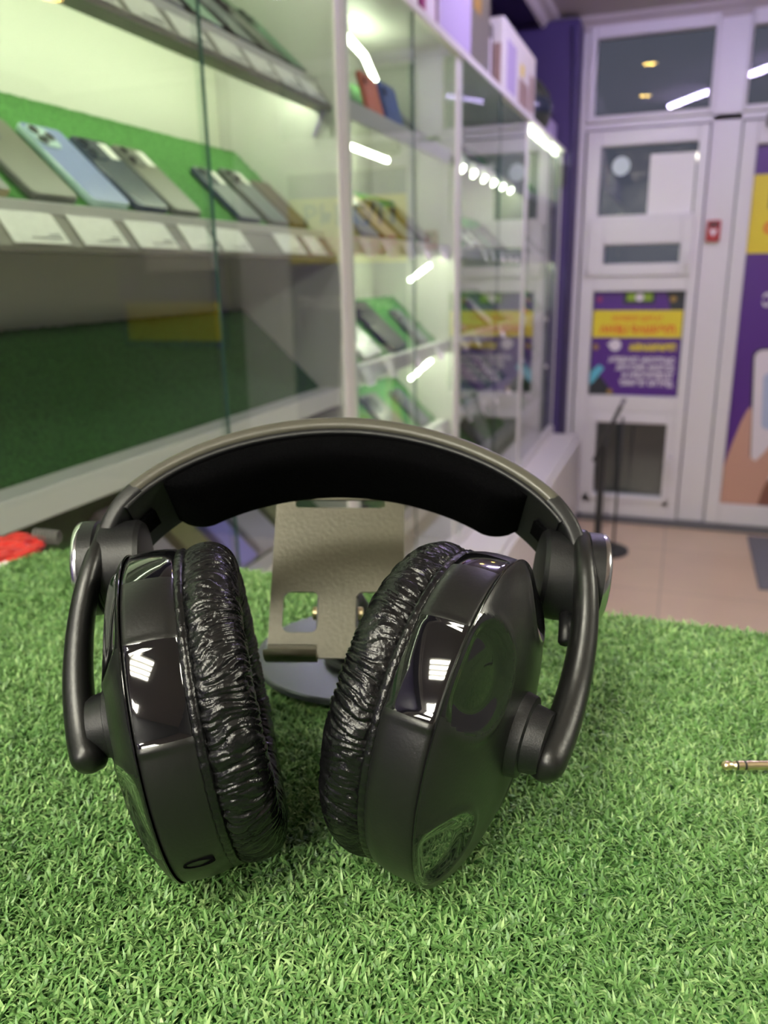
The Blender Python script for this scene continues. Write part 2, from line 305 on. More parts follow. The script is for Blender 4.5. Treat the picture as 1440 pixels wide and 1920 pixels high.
# sheet, round sticker, alarm point
sh = MB().box(-.228, -.006, YD-.016, YD-.0045, 1.676, 1.972).build('paper_sheet', M['paper']); tag(sh, 'blank white paper sheet taped inside the top window of the white door', 'paper')
rs = MB().lathe([(0, .046), (.002, .046), (.002, 0)], (-.374, YD-.005, 1.925), (0, -1, 0), 32).build('round_sticker', mat('pale_sticker', (.62, .72, .74), .5)); tag(rs, 'round pale blue sticker on the top window of the white door', 'sticker')
ar = empty('alarm_point', (.106, YD-.016, 1.587), 0, 'small red fire alarm box on the white post between the two doors', 'fire alarm')
MB().box(-.034, .034, -.028, 0, -.052, .052).build('housing', mat('alarm_red', (.42, .03, .035), .4), ar, bevel=.006)
MB().box(-.024, .024, -.030, -.027, .020, .040).build('dark_window', M['dark'], ar)
MB().prism([(-.016, .010), (0, .002), (.016, .010), (.017, -.004), (0, -.026), (-.017, -.004)], -.031, -.0275).build('heart_emblem', M['p_white'], ar)
# floor mat
fm = MB().box(.42, 1.3, 3.75, 4.55, 0, .010).build('floor_mat', M['mat_grey'], bevel=.004); tag(fm, 'dark grey entrance mat on the beige floor before the right-hand door', 'mat')
# slim black stand with a slanted clear panel, before the left door
es = empty('leaflet_stand', (-.33, 4.10, 0), 0, 'slim black floor stand with a slanted clear panel, in front of the white door', 'stand')
MB().box(-.017, .017, -.017, .017, .01, .56).build('post', M['dark'], es, bevel=.003)
MB().tube([(.08, .02, .012), (.085, .02, .70)], .006, 8).build('rod', M['dark'], es, smooth=True)
MB().lathe([(0, 0), (0, .14), (.006, .14), (.012, .12), (.012, 0)], (.02, 0, 0), (0, 0, 1), 40).build('base_plate', M['dark'], es)
MB().box(-.008, .008, -.13, .13, 0, .30).build('slanted_panel', M['glass'], es).matrix_local = Matrix.Translation((-.03, 0, .50)) @ Matrix.Rotation(math.radians(22), 4, 'Y')
for e_ in (.124, -.132): MB().box(-.010, .010, e_, e_+.008, 0, .30).build('panel_edge', M['dark'], es).matrix_local = Matrix.Translation((-.03, 0, .50)) @ Matrix.Rotation(math.radians(22), 4, 'Y')

# ================================================================ lamps of the room, with added fill panels
M['panel_soft'] = emit('panel_tube_soft', (1.0, 0.97, 0.80), 24.0); M['panel_strong'] = emit('panel_tube_strong', (1.0, 0.97, 0.82), 62.0)
def ceiling_panel(x, y, label, lm='panel'):
    r = empty('ceiling_light', (x, y, CEIL), 0, label, 'ceiling light', 'four-tube ceiling lights')
    bars(MB(), -.30, .30, -.30, .30, -.27, .27, -.27, .27, -.03, 0).build('frame', M['laminate'], r).matrix_local = Matrix.Rotation(PI/2, 4, 'X') @ Matrix.Scale(-1, 4, (0, 1, 0))
    MB().box(-.28, .28, -.28, .28, -.010, -.001).build('tray', M['laminate'], r)
    for k in range(4):
        MB().box(-.26, .26, -.034, .034, -.026, -.012).build('light_tube', M[lm], r).location = (0, -.195+.13*k, 0)
    return r
ceiling_panel(-.22, -.85, 'square four-tube ceiling light just behind the counter, mirrored in the glossy ear cup', 'panel_soft')
ceiling_panel(-.30, -2.35, 'added unseen four-tube fill light on the ceiling, near the back wall', 'panel_strong')  # added fill: frontal light that weakens the band's shadow on the stand
ceiling_panel(1.70, .60, 'added unseen four-tube fill light over the right side of the shop')  # added out of view to light the room from the right
for i, (xa, ya) in enumerate(((-.235, 2.343), (.215, 3.13))):
    xb, yb = (.047, 2.83) if i == 0 else (.50, 3.62)
    L = math.hypot(xb-xa, yb-ya); r = empty('tube_light', ((xa+xb)/2, (ya+yb)/2, CEIL), math.atan2(yb-ya, xb-xa), ('violet-white tube light on the ceiling, farther from the door', 'violet-white tube light on the ceiling, nearer the door')[i], 'tube light', 'violet tube lights')
    MB().box(-L/2, L/2, -.02, .02, -.02, 0).build('housing', M['laminate'], r, bevel=.003)
    MB().tube([(-L/2+.01, 0, -.034), (L/2-.01, 0, -.034)], .014, 12).build('light_tube', M['violet'], r)
    for e_ in (-L/2, L/2-.012): MB().box(e_, e_+.012, -.018, .018, -.05, -.018).build('end_cap', M['laminate'], r)
for (x, y, l) in ((-.321, 3.66, 'round warm ceiling spotlight nearer the door'), (-.397, 2.69, 'round warm ceiling spotlight farther from the door'), (1.5, 3.35, 'round warm ceiling spotlight on the right side of the shop')):
    r = empty('spotlight', (x, y, CEIL), 0, l, 'spotlight', 'warm ceiling spotlights')
    MB().lathe([(0, .055), (-.008, .055), (-.010, .045), (-.004, .040)], (0, 0, 0), (0, 0, 1), 32).build('trim_ring', M['laminate'], r, smooth=True)
    MB().lathe([(-.004, .040), (-.006, .02), (-.006, 0)], (0, 0, 0), (0, 0, 1), 32).build('lamp_disc', M['warm'], r)

# ================================================================ display cases
FX, BX = -.645, -.905                               # front glass, back wall
TILT = math.radians(43)
def turf_board(parent, ya, yb, z0, length, dim=False):
    nu, nv = max(20, int((yb-ya)/.006)), 26
    vs, fs = [], []
    c, s = math.cos(TILT), math.sin(TILT)
    for i in range(nu+1):
        for j in range(nv+1):
            y = ya+(yb-ya)*i/nu; d = length*j/nv
            edge = (i in (0, nu)) or (j in (0, nv))
            h = .004+.0022*noise.noise((y*260, d*260, z0*9)); 
            dd = d+(.003*noise.noise((y*300, 5, z0)) if j == nv else 0)
            if edge: h = .0
            vs.append((-.700-c*dd+s*h, y, z0-.004+s*dd+c*h))
    for i in range(nu):
        for j in range(nv): a = i*(nv+1)+j; fs.append((a, a+nv+1, a+nv+2, a+1))
    me = bpy.data.meshes.new('turf_cover'); me.from_pydata(vs, [], fs)
    return link('turf_cover', me, parent, [M['shadeboard' if dim else 'board']], True)  # rail boards get turf darkened in colour to show the unlit shelf
def shelf(case, ya, yb, z0, length=.20, light_stop=True, style='thin'):
    c, s = math.cos(TILT), math.sin(TILT); t = .008; dim = False
    sm = MB().box(-.700, -.684, ya, yb, z0-.014, z0)
    a = (-.700, z0-.010); b = (-.700-c*length, z0-.010+s*length)
    sm.prism([a, b, (b[0]-s*t, b[1]-c*t), (a[0]-s*t, a[1]-c*t)], ya, yb)
    if light_stop: sm.box(BX, -.700, ya, yb, z0-.020, z0-.014)  # unseen sheet added to keep light from leaking down behind the board
    sh = sm.build('shelf', M['laminate'], case)
    if style == 'tagged':      # upright white edge, grey sloping face for the tags, flat underside
        MB().box(-.690, -.683, ya, yb, z0-.012, z0+.003).build('shelf_edge', M['laminate'], sh, bevel=.001)
        MB().prism([(-.683, z0-.010), (-.657, z0-.046), (-.657, z0-.052), (-.692, z0-.052), (-.692, z0-.049), (-.664, z0-.049), (-.664, z0-.045), (-.690, z0-.010)], ya, yb).build('shelf_lip', M['lipfront'], sh)
    elif style == 'rail':
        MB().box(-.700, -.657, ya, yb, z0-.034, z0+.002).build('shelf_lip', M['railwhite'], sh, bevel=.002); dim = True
    else:
        MB().box(-.684, -.664, ya, yb, z0-.006, z0+.002).box(-.668, -.661, ya, yb, z0-.034, z0+.002).build('shelf_lip', M['laminate'], sh, bevel=.001)
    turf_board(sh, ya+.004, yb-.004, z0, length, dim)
    return sh
def strip(case, a, b, r=.004, m='led', name='glow_strip'):
    return MB().tube([a, b], r, 8).build(name, M[m], case)
ZT, ZB = 2.00, .57
def make_case(ya, yb, label, zshelves, split, boards=True, lens=None):
    r = empty('display_case', (0, 0, 0), 0, label, 'display case', 'white glass-fronted display cases')
    MB().box(BX, FX-.002, ya, ya+.032, ZB, ZT-.02).build('side_panel', M['laminate'], r, bevel=.0015)
    MB().box(BX, FX-.002, yb-.032, yb, ZB, ZT-.02).build('side_panel', M['laminate'], r, bevel=.0015)
    MB().box(BX-.012, BX, ya, yb, 0, ZT).build('back_panel', M['backwall'], r)
    MB().box(BX, FX+.008, ya, yb, ZT-.02, ZT).build('top_panel', M['laminate'], r, bevel=.0015)
    MB().box(BX, FX+.008, ya, yb, .53, ZB).build('bottom_panel', M['laminate'], r, bevel=.0015)
    bs = MB().box(BX, -.50, ya, yb, .06, .53).build('base_cabinet', M['laminate'], r, bevel=.002)
    MB().box(BX, -.54, ya+.01, yb-.01, 0, .06).build('plinth', M['dark'], bs)
    n = 2
    for k in range(n):
        a = ya+.012+(yb-ya-.024)*k/n; b = a+(yb-ya-.024)/n-.006
        d = MB().box(-.499, -.483, a, b, .08, .51).build('drawer_front', M['laminate'], bs, bevel=.002)
    g1 = MB().box(-.643, -.639, ya+.006, split+.004, ZB, ZT-.022).build('glass_door', M['glass'], r)
    MB().box(-.6435, -.6385, split+.0040, split+.0052, ZB, ZT-.022).build('glass_edge', M['edge'], g1)
    g2 = MB().box(-.653, -.649, split+.003, yb-.006, ZB, ZT-.022).build('glass_door', M['glass'], r)
    MB().box(-.657, -.636, ya+.034, yb-.034, ZB, ZB+.012).build('sliding_track', M['laminate'], r)
    for k, z in enumerate(zshelves): shelf(r, ya+.033, yb-.033, z, .24 if lens else .20, light_stop=(k > 0), style=(lens[k] if lens else 'thin'))
    return r
SA = [1.752, 1.482, 1.176, .90]; SBZ = [1.735, 1.478, 1.205, .965, .76]
CA = make_case(-.30, 1.568, 'nearest tall white display case on the left with a glass front and lit phones', SA, 1.05, lens=('tagged', 'tagged', 'rail', 'rail'))
CB = make_case(1.572, 2.425, 'second tall display case from the camera, with tablets and crossed bright bars', SBZ, 1.98)
CC = make_case(2.429, 3.50, 'third tall display case from the camera, with a row of small round lights', SBZ, 2.95)
CD = make_case(3.504, 4.495, 'farthest tall display case, brightly lit, next to the purple pilaster', SBZ, 4.02)
# light strips
strip(CA, (-.716, -.25, 1.733), (-.716, 1.53, 1.733), .005)
strip(CA, (-.72, -.25, 1.975), (-.72, 1.53, 1.975), .003)
strip(CA, (-.668, 1.528, 1.708), (-.694, 1.528, 1.655), .004, 'lav', 'end_bar')  # lavender bar slanting down at the end of the top shelf
strip(CB, (-.80, 1.93, 1.703), (-.80, 2.24, 1.701), .007)
strip(CB, (-.80, 1.944, 1.943), (-.80, 2.082, 1.923), .008); strip(CB, (-.80, 2.082, 1.923), (-.80, 2.163, 1.878), .008)  # two glowing bars joined at a bend
strip(CB, (-.70, 2.13, 1.385), (-.70, 2.31, 1.424), .0055)  # slanted glowing bar, with two more below it
strip(CB, (-.70, 2.127, 1.122), (-.70, 2.20, 1.133), .0055); strip(CB, (-.70, 2.23, 1.139), (-.70, 2.32, 1.151), .0055)
strip(CB, (-.685, 1.62, 1.456), (-.685, 2.38, 1.456), .003); strip(CB, (-.685, 1.62, 1.183), (-.685, 2.38, 1.183), .003)
for k in range(6):
    y = 2.51+.145*k; MB().lathe([(0, .0125), (.004, .0125), (.007, .009), (.008, 0)], (-.660, y, 1.700), (.8, 0, -.6), 16).build('round_light', M['led'], CC, smooth=True)
strip(CC, (-.685, 2.48, 1.7165), (-.685, 3.45, 1.7165), .004)
strip(CD, (-.672, 3.56, 1.966), (-.672, 3.95, 1.966), .008); strip(CD, (-.672, 4.02, 1.966), (-.672, 4.42, 1.966), .008)
strip(CD, (-.685, 3.55, 1.456), (-.685, 4.45, 1.456), .003); strip(CC, (-.685, 2.48, 1.456), (-.685, 3.45, 1.456), .0015)
MB().box(-.638, -.628, 4.44, 4.47, 1.82, 1.93).build('lock', M['dark'], CD, bevel=.002)

# ---- phones and their tags
def cm(name, col, rough=.3, metal=0.): 
    return M.setdefault('c_'+name, mat('phone_'+name, col, rough, metal))
cm('graphite', (.13, .13, .12)); cm('blue', (.27, .32, .60), .18); cm('mint', (.50, .66, .66), .2); cm('navy', (.045, .06, .10), .2); cm('olive', (.16, .155, .12), .35)
cm('black', (.015, .015, .018), .2); cm('slate', (.12, .14, .155), .3); cm('brown', (.12, .09, .06), .5); cm('white', (.7, .7, .7), .3); cm('orange', (.85, .18, .05), .4)
cm('royal', (.04, .10, .40), .3); cm('gold', (.45, .36, .2), .3); cm('green', (.08, .22, .12), .4); cm('screen', (.03, .04, .06), .08); cm('tan', (.35, .24, .2), .4); cm('silver', (.4, .4, .42), .3, .5)
cm('lavgrey', (.42, .38, .48), .5); cm('khaki', (.22, .23, .09), .6); cm('violetblue', (.25, .22, .75), .4)
def phone(y, z0, w, h, body, back, label, kind='phone', cams=1, sticker=False, roll=0.0, tilt=None, t=.009, screen=False, grp=None):
    name = {'phone': 'mobile_phone', 'tablet': 'tablet_computer', 'box': 'flat_box'}[kind]
    r = empty(name, (0, 0, 0), 0, label, kind, grp)
    c, s = math.cos(tilt or TILT), math.sin(tilt or TILT)
    X, Y, Z = Vector((0, 1, 0)), Vector((-c, 0, s)), Vector((s, 0, c))
    o = Vector((-.700, y, z0-.002))+Z*.0055+Y*.004
    Mx = Matrix((X, Y, Z)).transposed().to_4x4(); Mx.translation = o
    r.matrix_world = Mx @ Matrix.Rotation(roll, 4, 'Z')
    slab_rr(MB(), w, h, w*.12, 0, t, .0012, 0, h/2).build('body', M['c_'+body], r, autos=40)
    if screen:
        slab_rr(MB(), w-.012, h-.014, w*.05, t, t+.0006, .0002, 0, h/2).build('screen', M['c_'+back], r)
        return r
    slab_rr(MB(), w-.003, h-.003, w*.11, t, t+.0007, .0003, 0, h/2).build('back_cover', M['c_'+back], r)
    if cams:
        s_ = w*.52; bx, by = -w*.20, h-w*.34
        cbm = slab_rr(MB(), s_, s_, s_*.28, t, t+.0022, .0006, bx, by).build('camera_bump', M['c_'+body], r, autos=40)
        for k, (dx, dy) in enumerate(((-.24, .24), (-.24, -.24), (.24, 0.0))[:cams]):
            MB().lathe([(0, w*.10), (.0015, w*.10), (.0015, w*.075), (.0006, w*.07), (.0006, 0)], (bx+dx*s_, by+dy*s_, t+.0022), (0, 0, 1), 20, 0).build('lens', M['c_black'], cbm, smooth=False)
            MB().lathe([(.0004, w*.100), (.0022, w*.100), (.0022, w*.082), (.0004, w*.082)], (bx+dx*s_, by+dy*s_, t+.0022), (0, 0, 1), 20, close=True).build('lens_ring', M['chrome' if body == 'mint' else 'c_'+body], cbm)
    if sticker:
        MB().box(w*.16, w*.40, h-w*.52, h-w*.10, t+.0006, t+.0011).build('label_sticker', M['tag'], r)
    return r
def price_tag(ya, yb, z0, label, grp):
    c = Vector((.027, 0, -.043)).normalized(); n = Vector((c.z, 0, -c.x)); n = Vector((.043, 0, .027)).normalized()
    c = Vector((.026, 0, -.036)).normalized(); n = Vector((.036, 0, .026)).normalized()
    a = (Vector((-.683, ya, z0-.010)) if z0 in SA else Vector((-.661, ya, z0-.004)))+n*.0012; ln = .042
    if z0 not in SA: c = Vector((.45, 0, -.9)).normalized(); n = Vector((.9, 0, .45)).normalized()
    mb = MB(); b = len(mb.v)
    for o in (0, .0006):
        for (yy, d) in ((ya, 0), (yb, 0), (yb, ln), (ya, ln)): p = Vector((a.x, yy, a.z))+c*d+n*o; mb.v.append(tuple(p))
    for q in ((0, 1, 2, 3), (7, 6, 5, 4), (0, 4, 5, 1), (1, 5, 6, 2), (2, 6, 7, 3), (3, 7, 4, 0)): mb.f.append(q); mb.mi.append(0)
    o = mb.build('price_tag', M['tag']); tag(o, label, 'price tag', grp)
    tx = MB()
    for k, (u0, u1) in enumerate(((.70, .90), (.35, .90))):
        d = .029+.005*k; p0 = Vector((a.x, ya+(yb-ya)*u0, a.z))+c*d+n*.0008; p1_ = Vector((a.x, ya+(yb-ya)*u1, a.z))+c*(d+.0012)+n*.0012
        tx.box(p0.x, p1_.x+.0003, p0.y, p1_.y, min(p0.z, p1_.z), max(p0.z, p1_.z))
    tx.build('printed_lines', M['inkgrey'], o)
    return o
G = 'phones on the lit shelf of the nearest case'
A_ = [  # y, w, h, body, back, cams, sticker, label
 (.612, .072, .138, 'gold', 'black', 0, False, 'gold-edged dark phone, leftmost on the lit shelf of the nearest case'),
 (.700, .074, .138, 'gold', 'graphite', 2, False, 'dark phone with gold rim, left of the wide grey phone on the lit shelf'),
 (.805, .078, .142, 'graphite', 'olive', 2, False, 'wide grey phone left of the light blue phone on the lit shelf'),
 (.905, .076, .143, 'mint', 'blue', 3, False, 'light blue phone with mint rim and large round camera lenses on the lit shelf'),
 (.993, .076, .138, 'navy', 'navy', 2, True, 'dark navy phone with white sticker, right of the light blue phone'),
 (1.078, .074, .138, 'graphite', 'olive', 2, True, 'grey-brown phone with white sticker, left of the bare turf gap'),
 (1.268, .072, .125, 'navy', 'slate', 1, True, 'small slate phone with navy rim, right of the bare turf gap'),
 (1.372, .074, .138, 'graphite', 'slate', 3, True, 'grey phone leaning beside the small slate phone near the case corner'),
 (1.458, .070, .120, 'brown', 'brown', 0, False, 'short brown phone case at the right end of the lit shelf')]
for y, w_, h_, b_, k_, c_, s_, l_ in A_: phone(y, 1.482, w_, h_, b_, k_, l_, cams=c_, sticker=s_, grp=G)
for ya, yb, l_ in ((.600, .668, 'white price tag at the far left of the lit shelf edge'), (.691, .775, 'white price tag below the wide grey phone'), (.799, .880, 'white price tag below the light blue phone'), (.904, .990, 'white price tag below the navy phone with sticker'),
                   (1.021, 1.096, 'white price tag below the grey-brown phone'), (1.108, 1.197, 'white price tag below the bare turf gap'), (1.307, 1.395, 'white price tag below the leaning grey phone'), (1.425, 1.490, 'white price tag at the right end of the lit shelf edge')):
    price_tag(ya, yb, 1.482, l_, 'price tags on the lit shelf of the nearest case')
G = 'boxes on the lowest visible shelf of the nearest case'
for y, w_, h_, b_, l_ in ((1.00, .085, .20, 'lavgrey', 'pale lavender-grey flat box low in the nearest case, leftmost seen under the headband'), (1.095, .06, .20, 'khaki', 'olive flat box beside the pale lavender box, low in the nearest case'),
                          (1.175, .055, .20, 'violetblue', 'violet-blue flat box low in the nearest case, between two grey boxes'), (1.265, .085, .20, 'lavgrey', 'grey-lavender flat box right of the violet-blue box, low in the nearest case'), (1.36, .06, .20, 'khaki', 'olive flat box nearest the phone stand, low in the nearest case')):
    phone(y, .90, w_, h_, b_, b_, l_, cams=0, t=.018, grp=G, kind='box')
G = 'phones on the top shelf of the nearest case'
for i, (y, k_, l_) in enumerate(((.86, 'black', 'leftmost dark phone on the top shelf of the nearest case'), (.97, 'slate', 'slate phone on the top shelf, second in its row'), (1.075, 'graphite', 'grey phone in the middle of the top shelf row'),
                    (1.18, 'green', 'dark green phone on the top shelf'), (1.29, 'navy', 'navy phone on the top shelf, third from the right end'), (1.39, 'black', 'black phone next to last on the top shelf'), (1.475, 'green', 'green phone at the right end of the top shelf'))):
    phone(y, 1.752, .074, .15, 'black', k_, l_, cams=2, grp=G)
for i, (ya, l_) in enumerate(((.83, 'first'), (.93, 'second'), (1.035, 'third'), (1.14, 'fourth'), (1.24, 'fifth'), (1.335, 'sixth'), (1.43, 'seventh'))):
    price_tag(ya, ya+.082, 1.752, 'white price tag, %s from the left, on the top shelf of the nearest case' % l_, 'price tags on the top shelf of the nearest case')
rn = random.Random(3)
ordn = ['leftmost', 'second from the left', 'third from the left', 'fourth from the left', 'fifth from the left', 'sixth from the left']
shn = ['top', 'second', 'third', 'fourth', 'lowest']
cmn = {'graphite': 'grey', 'navy': 'navy', 'black': 'black', 'slate': 'slate grey', 'white': 'white', 'olive': 'olive grey', 'green': 'green', 'royal': 'blue', 'orange': 'orange', 'gold': 'gold', 'silver': 'silver', 'tan': 'tan', 'brown': 'brown', 'blue': 'light blue', 'mint': 'mint'}
plan = {
 'second': (SBZ, {0: [(1.865, 'orange', .105, .095), (2.00, 'royal', .12, .10), (2.13, 'graphite', .08, .15), (2.27, 'graphite', .08, .15)],
                  1: [(1.69, 'navy', .11, .16), (1.83, 'royal', .11, .16), (1.97, 'tan', .11, .16), (2.12, 'slate', .11, .155), (2.28, 'graphite', .10, .14)],
                  2: [(1.68, 'white', .09, .13), (1.83, 'silver', .13, .13), (2.03, 'black', .13, .17), (2.24, 'slate', .08, .13)],
                  3: [(1.76, 'white', .05, .14), (2.06, 'graphite', .12, .16), (2.26, 'navy', .08, .14)], 4: [(1.85, 'black', .08, .15), (2.1, 'slate', .08, .15)]}),
 'third': (SBZ, {0: [(2.7, 'black', .08, .15), (3.0, 'slate', .08, .15)], 1: [(2.80, 'slate', .08, .10), (2.93, 'graphite', .08, .12), (3.08, 'green', .08, .11), (3.22, 'graphite', .08, .12), (3.35, 'black', .08, .14)],
                 2: [(2.53, 'olive', .08, .15), (2.70, 'slate', .08, .14), (3.1, 'white', .08, .14)], 3: [(2.6, 'black', .09, .16), (2.78, 'green', .08, .15), (3.0, 'graphite', .10, .15), (3.25, 'white', .08, .14)], 4: [(2.7, 'black', .1, .15), (3.0, 'slate', .1, .15)]}),
 'farthest': (SBZ, {0: [(3.7, 'slate', .08, .14)], 1: [(3.65, 'graphite', .08, .15), (3.85, 'slate', .08, .15), (4.1, 'silver', .08, .15)], 2: [(3.66, 'green', .09, .15), (3.9, 'orange', .05, .12), (4.15, 'graphite', .08, .15)],
                 3: [(3.7, 'black', .08, .14), (3.9, 'white', .08, .14), (4.2, 'slate', .08, .14)], 4: [(3.8, 'green', .1, .16), (4.1, 'slate', .1, .16)]})}
for cn, (zs, rows) in plan.items():
    for k, lst in rows.items():
        for i, (y, c_, w_, h_) in enumerate(lst):
            kd = 'tablet' if w_ >= .1 else 'phone'
            phone(y, zs[k], w_, h_, c_ if c_ in ('orange', 'royal') else 'white' if c_ == 'silver' else ('black' if rn.random() < .6 else 'graphite'), c_, '%s %s, %s, on the %s shelf of the %s case' % (cmn[c_], kd, ordn[i], shn[k], cn), kind=kd, cams=1 if kd == 'tablet' else 2,
                  roll=math.radians(rn.uniform(-3, 3)), tilt=math.radians(74) if c_ in ('orange', 'royal') and k == 0 else None, grp='%ss on the %s shelf of the %s display case' % (kd, shn[k], cn))
            if 1 <= k <= 3:
                price_tag(y-.03, y+.022, zs[k], 'price tag, %s, on the %s shelf of the %s case' % (ordn[i], shn[k], cn), 'price tags in the %s display case' % cn)

# ---- things on top of the cases
def carton(name, x0, x1, ya, yb, z0, z1, m, label, cat='box', faces=()):
    o = empty(name, ((x0+x1)/2, (ya+yb)/2, z0), 0, label, cat)
    dx, dy, h = (x1-x0)/2, (yb-ya)/2, z1-z0
    MB().box(-dx, dx, -dy, dy, 0, h).build('carton', M[m], o, bevel=.003)
    for k, (u0, u1, v0, v1, fm_) in enumerate(faces):
        MB().box(dx-.001, dx+.0012, -dy+2*dy*u0, -dy+2*dy*u1, h*v0, h*v1).build('printed_panel', M[fm_], o)
        MB().box(-dx+2*dx*u0, -dx+2*dx*u1, -dy-.0012, -dy+.001, h*v0, h*v1).build('printed_panel', M[fm_], o)
    return o
carton('product_box', -.86, -.69, 1.98, 2.18, 2.0, 2.22, 'tag', 'cream and red box on the second case, nearest on top', faces=((.0, .5, .35, 1, 'p_red'),))
carton('product_box', -.86, -.69, 2.22, 2.34, 2.0, 2.30, 'p_pink', 'pink and lavender box on top of the second case', faces=((.2, .9, .1, .6, 'p_white'),))
carton('product_box', -.87, -.69, 2.36, 2.72, 2.0, 2.38, 'lav', 'tall plain lavender-white box on top of the third case', faces=((.0, .02, 0, 1, 'p_white'),))
carton('product_box', -.86, -.70, 2.76, 3.02, 2.0, 2.40, 'c_olive', 'tall dark olive box on top of the third case', faces=((.1, .5, .5, .62, 'p_gold'),))
carton('product_box', -.87, -.72, 3.05, 3.16, 2.0, 2.24, 'c_black', 'black box with a white stripe beside the pale framed box', faces=((.3, .7, .1, .8, 'p_white'),))
carton('product_box', -.88, -.69, 3.20, 3.86, 2.0, 2.28, 'laminate', 'large pale printed box on top of the farthest cases', faces=((.1, .35, .2, .8, 'lav'), (.45, .75, .1, .5, 'c_tan'), (.5, .6, .55, .7, 'p_yellow'), (.8, .95, .2, .7, 'c_tan')))
carton('product_box', -.80, -.68, 4.28, 4.46, 2.0, 2.11, 'lav', 'small lavender box at the far end on top of the last case')
hl = empty('round_helmet', (-.78, 4.05, 2.0), 0, 'dark green-black round helmet on top of the farthest case', 'helmet')
prof = [(0.0, .07), (.02, .10), (.06, .125), (.12, .135), (.18, .120), (.23, .085), (.26, .04), (.268, 0)]
MB().lathe(prof, (0, 0, 0), (0, 0, 1), 40).build('helmet_shell', mat('helmet_dark', (.04, .05, .035), .3), hl, smooth=True)
MB().lathe([(.09, .136), (.10, .139), (.15, .134), (.155, .129)], (0, 0, 0), (0, 0, 1), 40).build('visor', M['c_screen'], hl, smooth=True)

# ================================================================ the counter with its turf mat
CZ = 1.2085
def H2W(p):
    c, s = math.cos(PSI), math.sin(PSI); return Vector((p[0]*c-p[1]*s, p[0]*s+p[1]*c, p[2]+CAMZ))
ct = empty('shop_counter', (.4, .2, 0), 0, 'white shop counter carrying the green turf mat and the headphones', 'counter')
MB().box(-.86, .615, -.40, .243, 1.178, CZ-.0025).build('worktop', M['laminate'], ct, bevel=.003)
MB().box(-.80, .60, -.38, .225, .10, 1.178).build('body', M['laminate'], ct, bevel=.003)
MB().box(-.78, .58, -.36, .205, 0, .10).build('plinth', M['dark'], ct)
for k in range(3): MB().box(-.79+.463*k, -.79+.463*k+.450, .225, .241, .12, 1.16).build('front_panel', M['lav'] if False else M['laminate'], ct, bevel=.002)
X0m, X1m, Y0m, Y1m = -.432, 1.00, -.18, .4425
tm = empty('turf_mat', (.4, .2, CZ-.0025), 0, 'green artificial grass mat covering the counter top', 'artificial grass')
def corner_ok(x, y): # rounded far left corner
    r = .035
    cx, cy = X0m+r, Y1m-r
    return ~((x < cx) & (y > cy) & (np.hypot(x-cx, y-cy) > r))
poly = [(X1m, Y0m), (X1m, Y1m)]+[(X0m+.035-.035*math.sin(math.radians(a)), Y1m-.035+.035*math.cos(math.radians(a))) for a in range(0, 91, 15)]+[(X0m, Y0m)]
MB().prism([(x-.4, y-.2) for x, y in poly], 0, .0025, axis='z').build('mat_backing', M['turf'], tm)
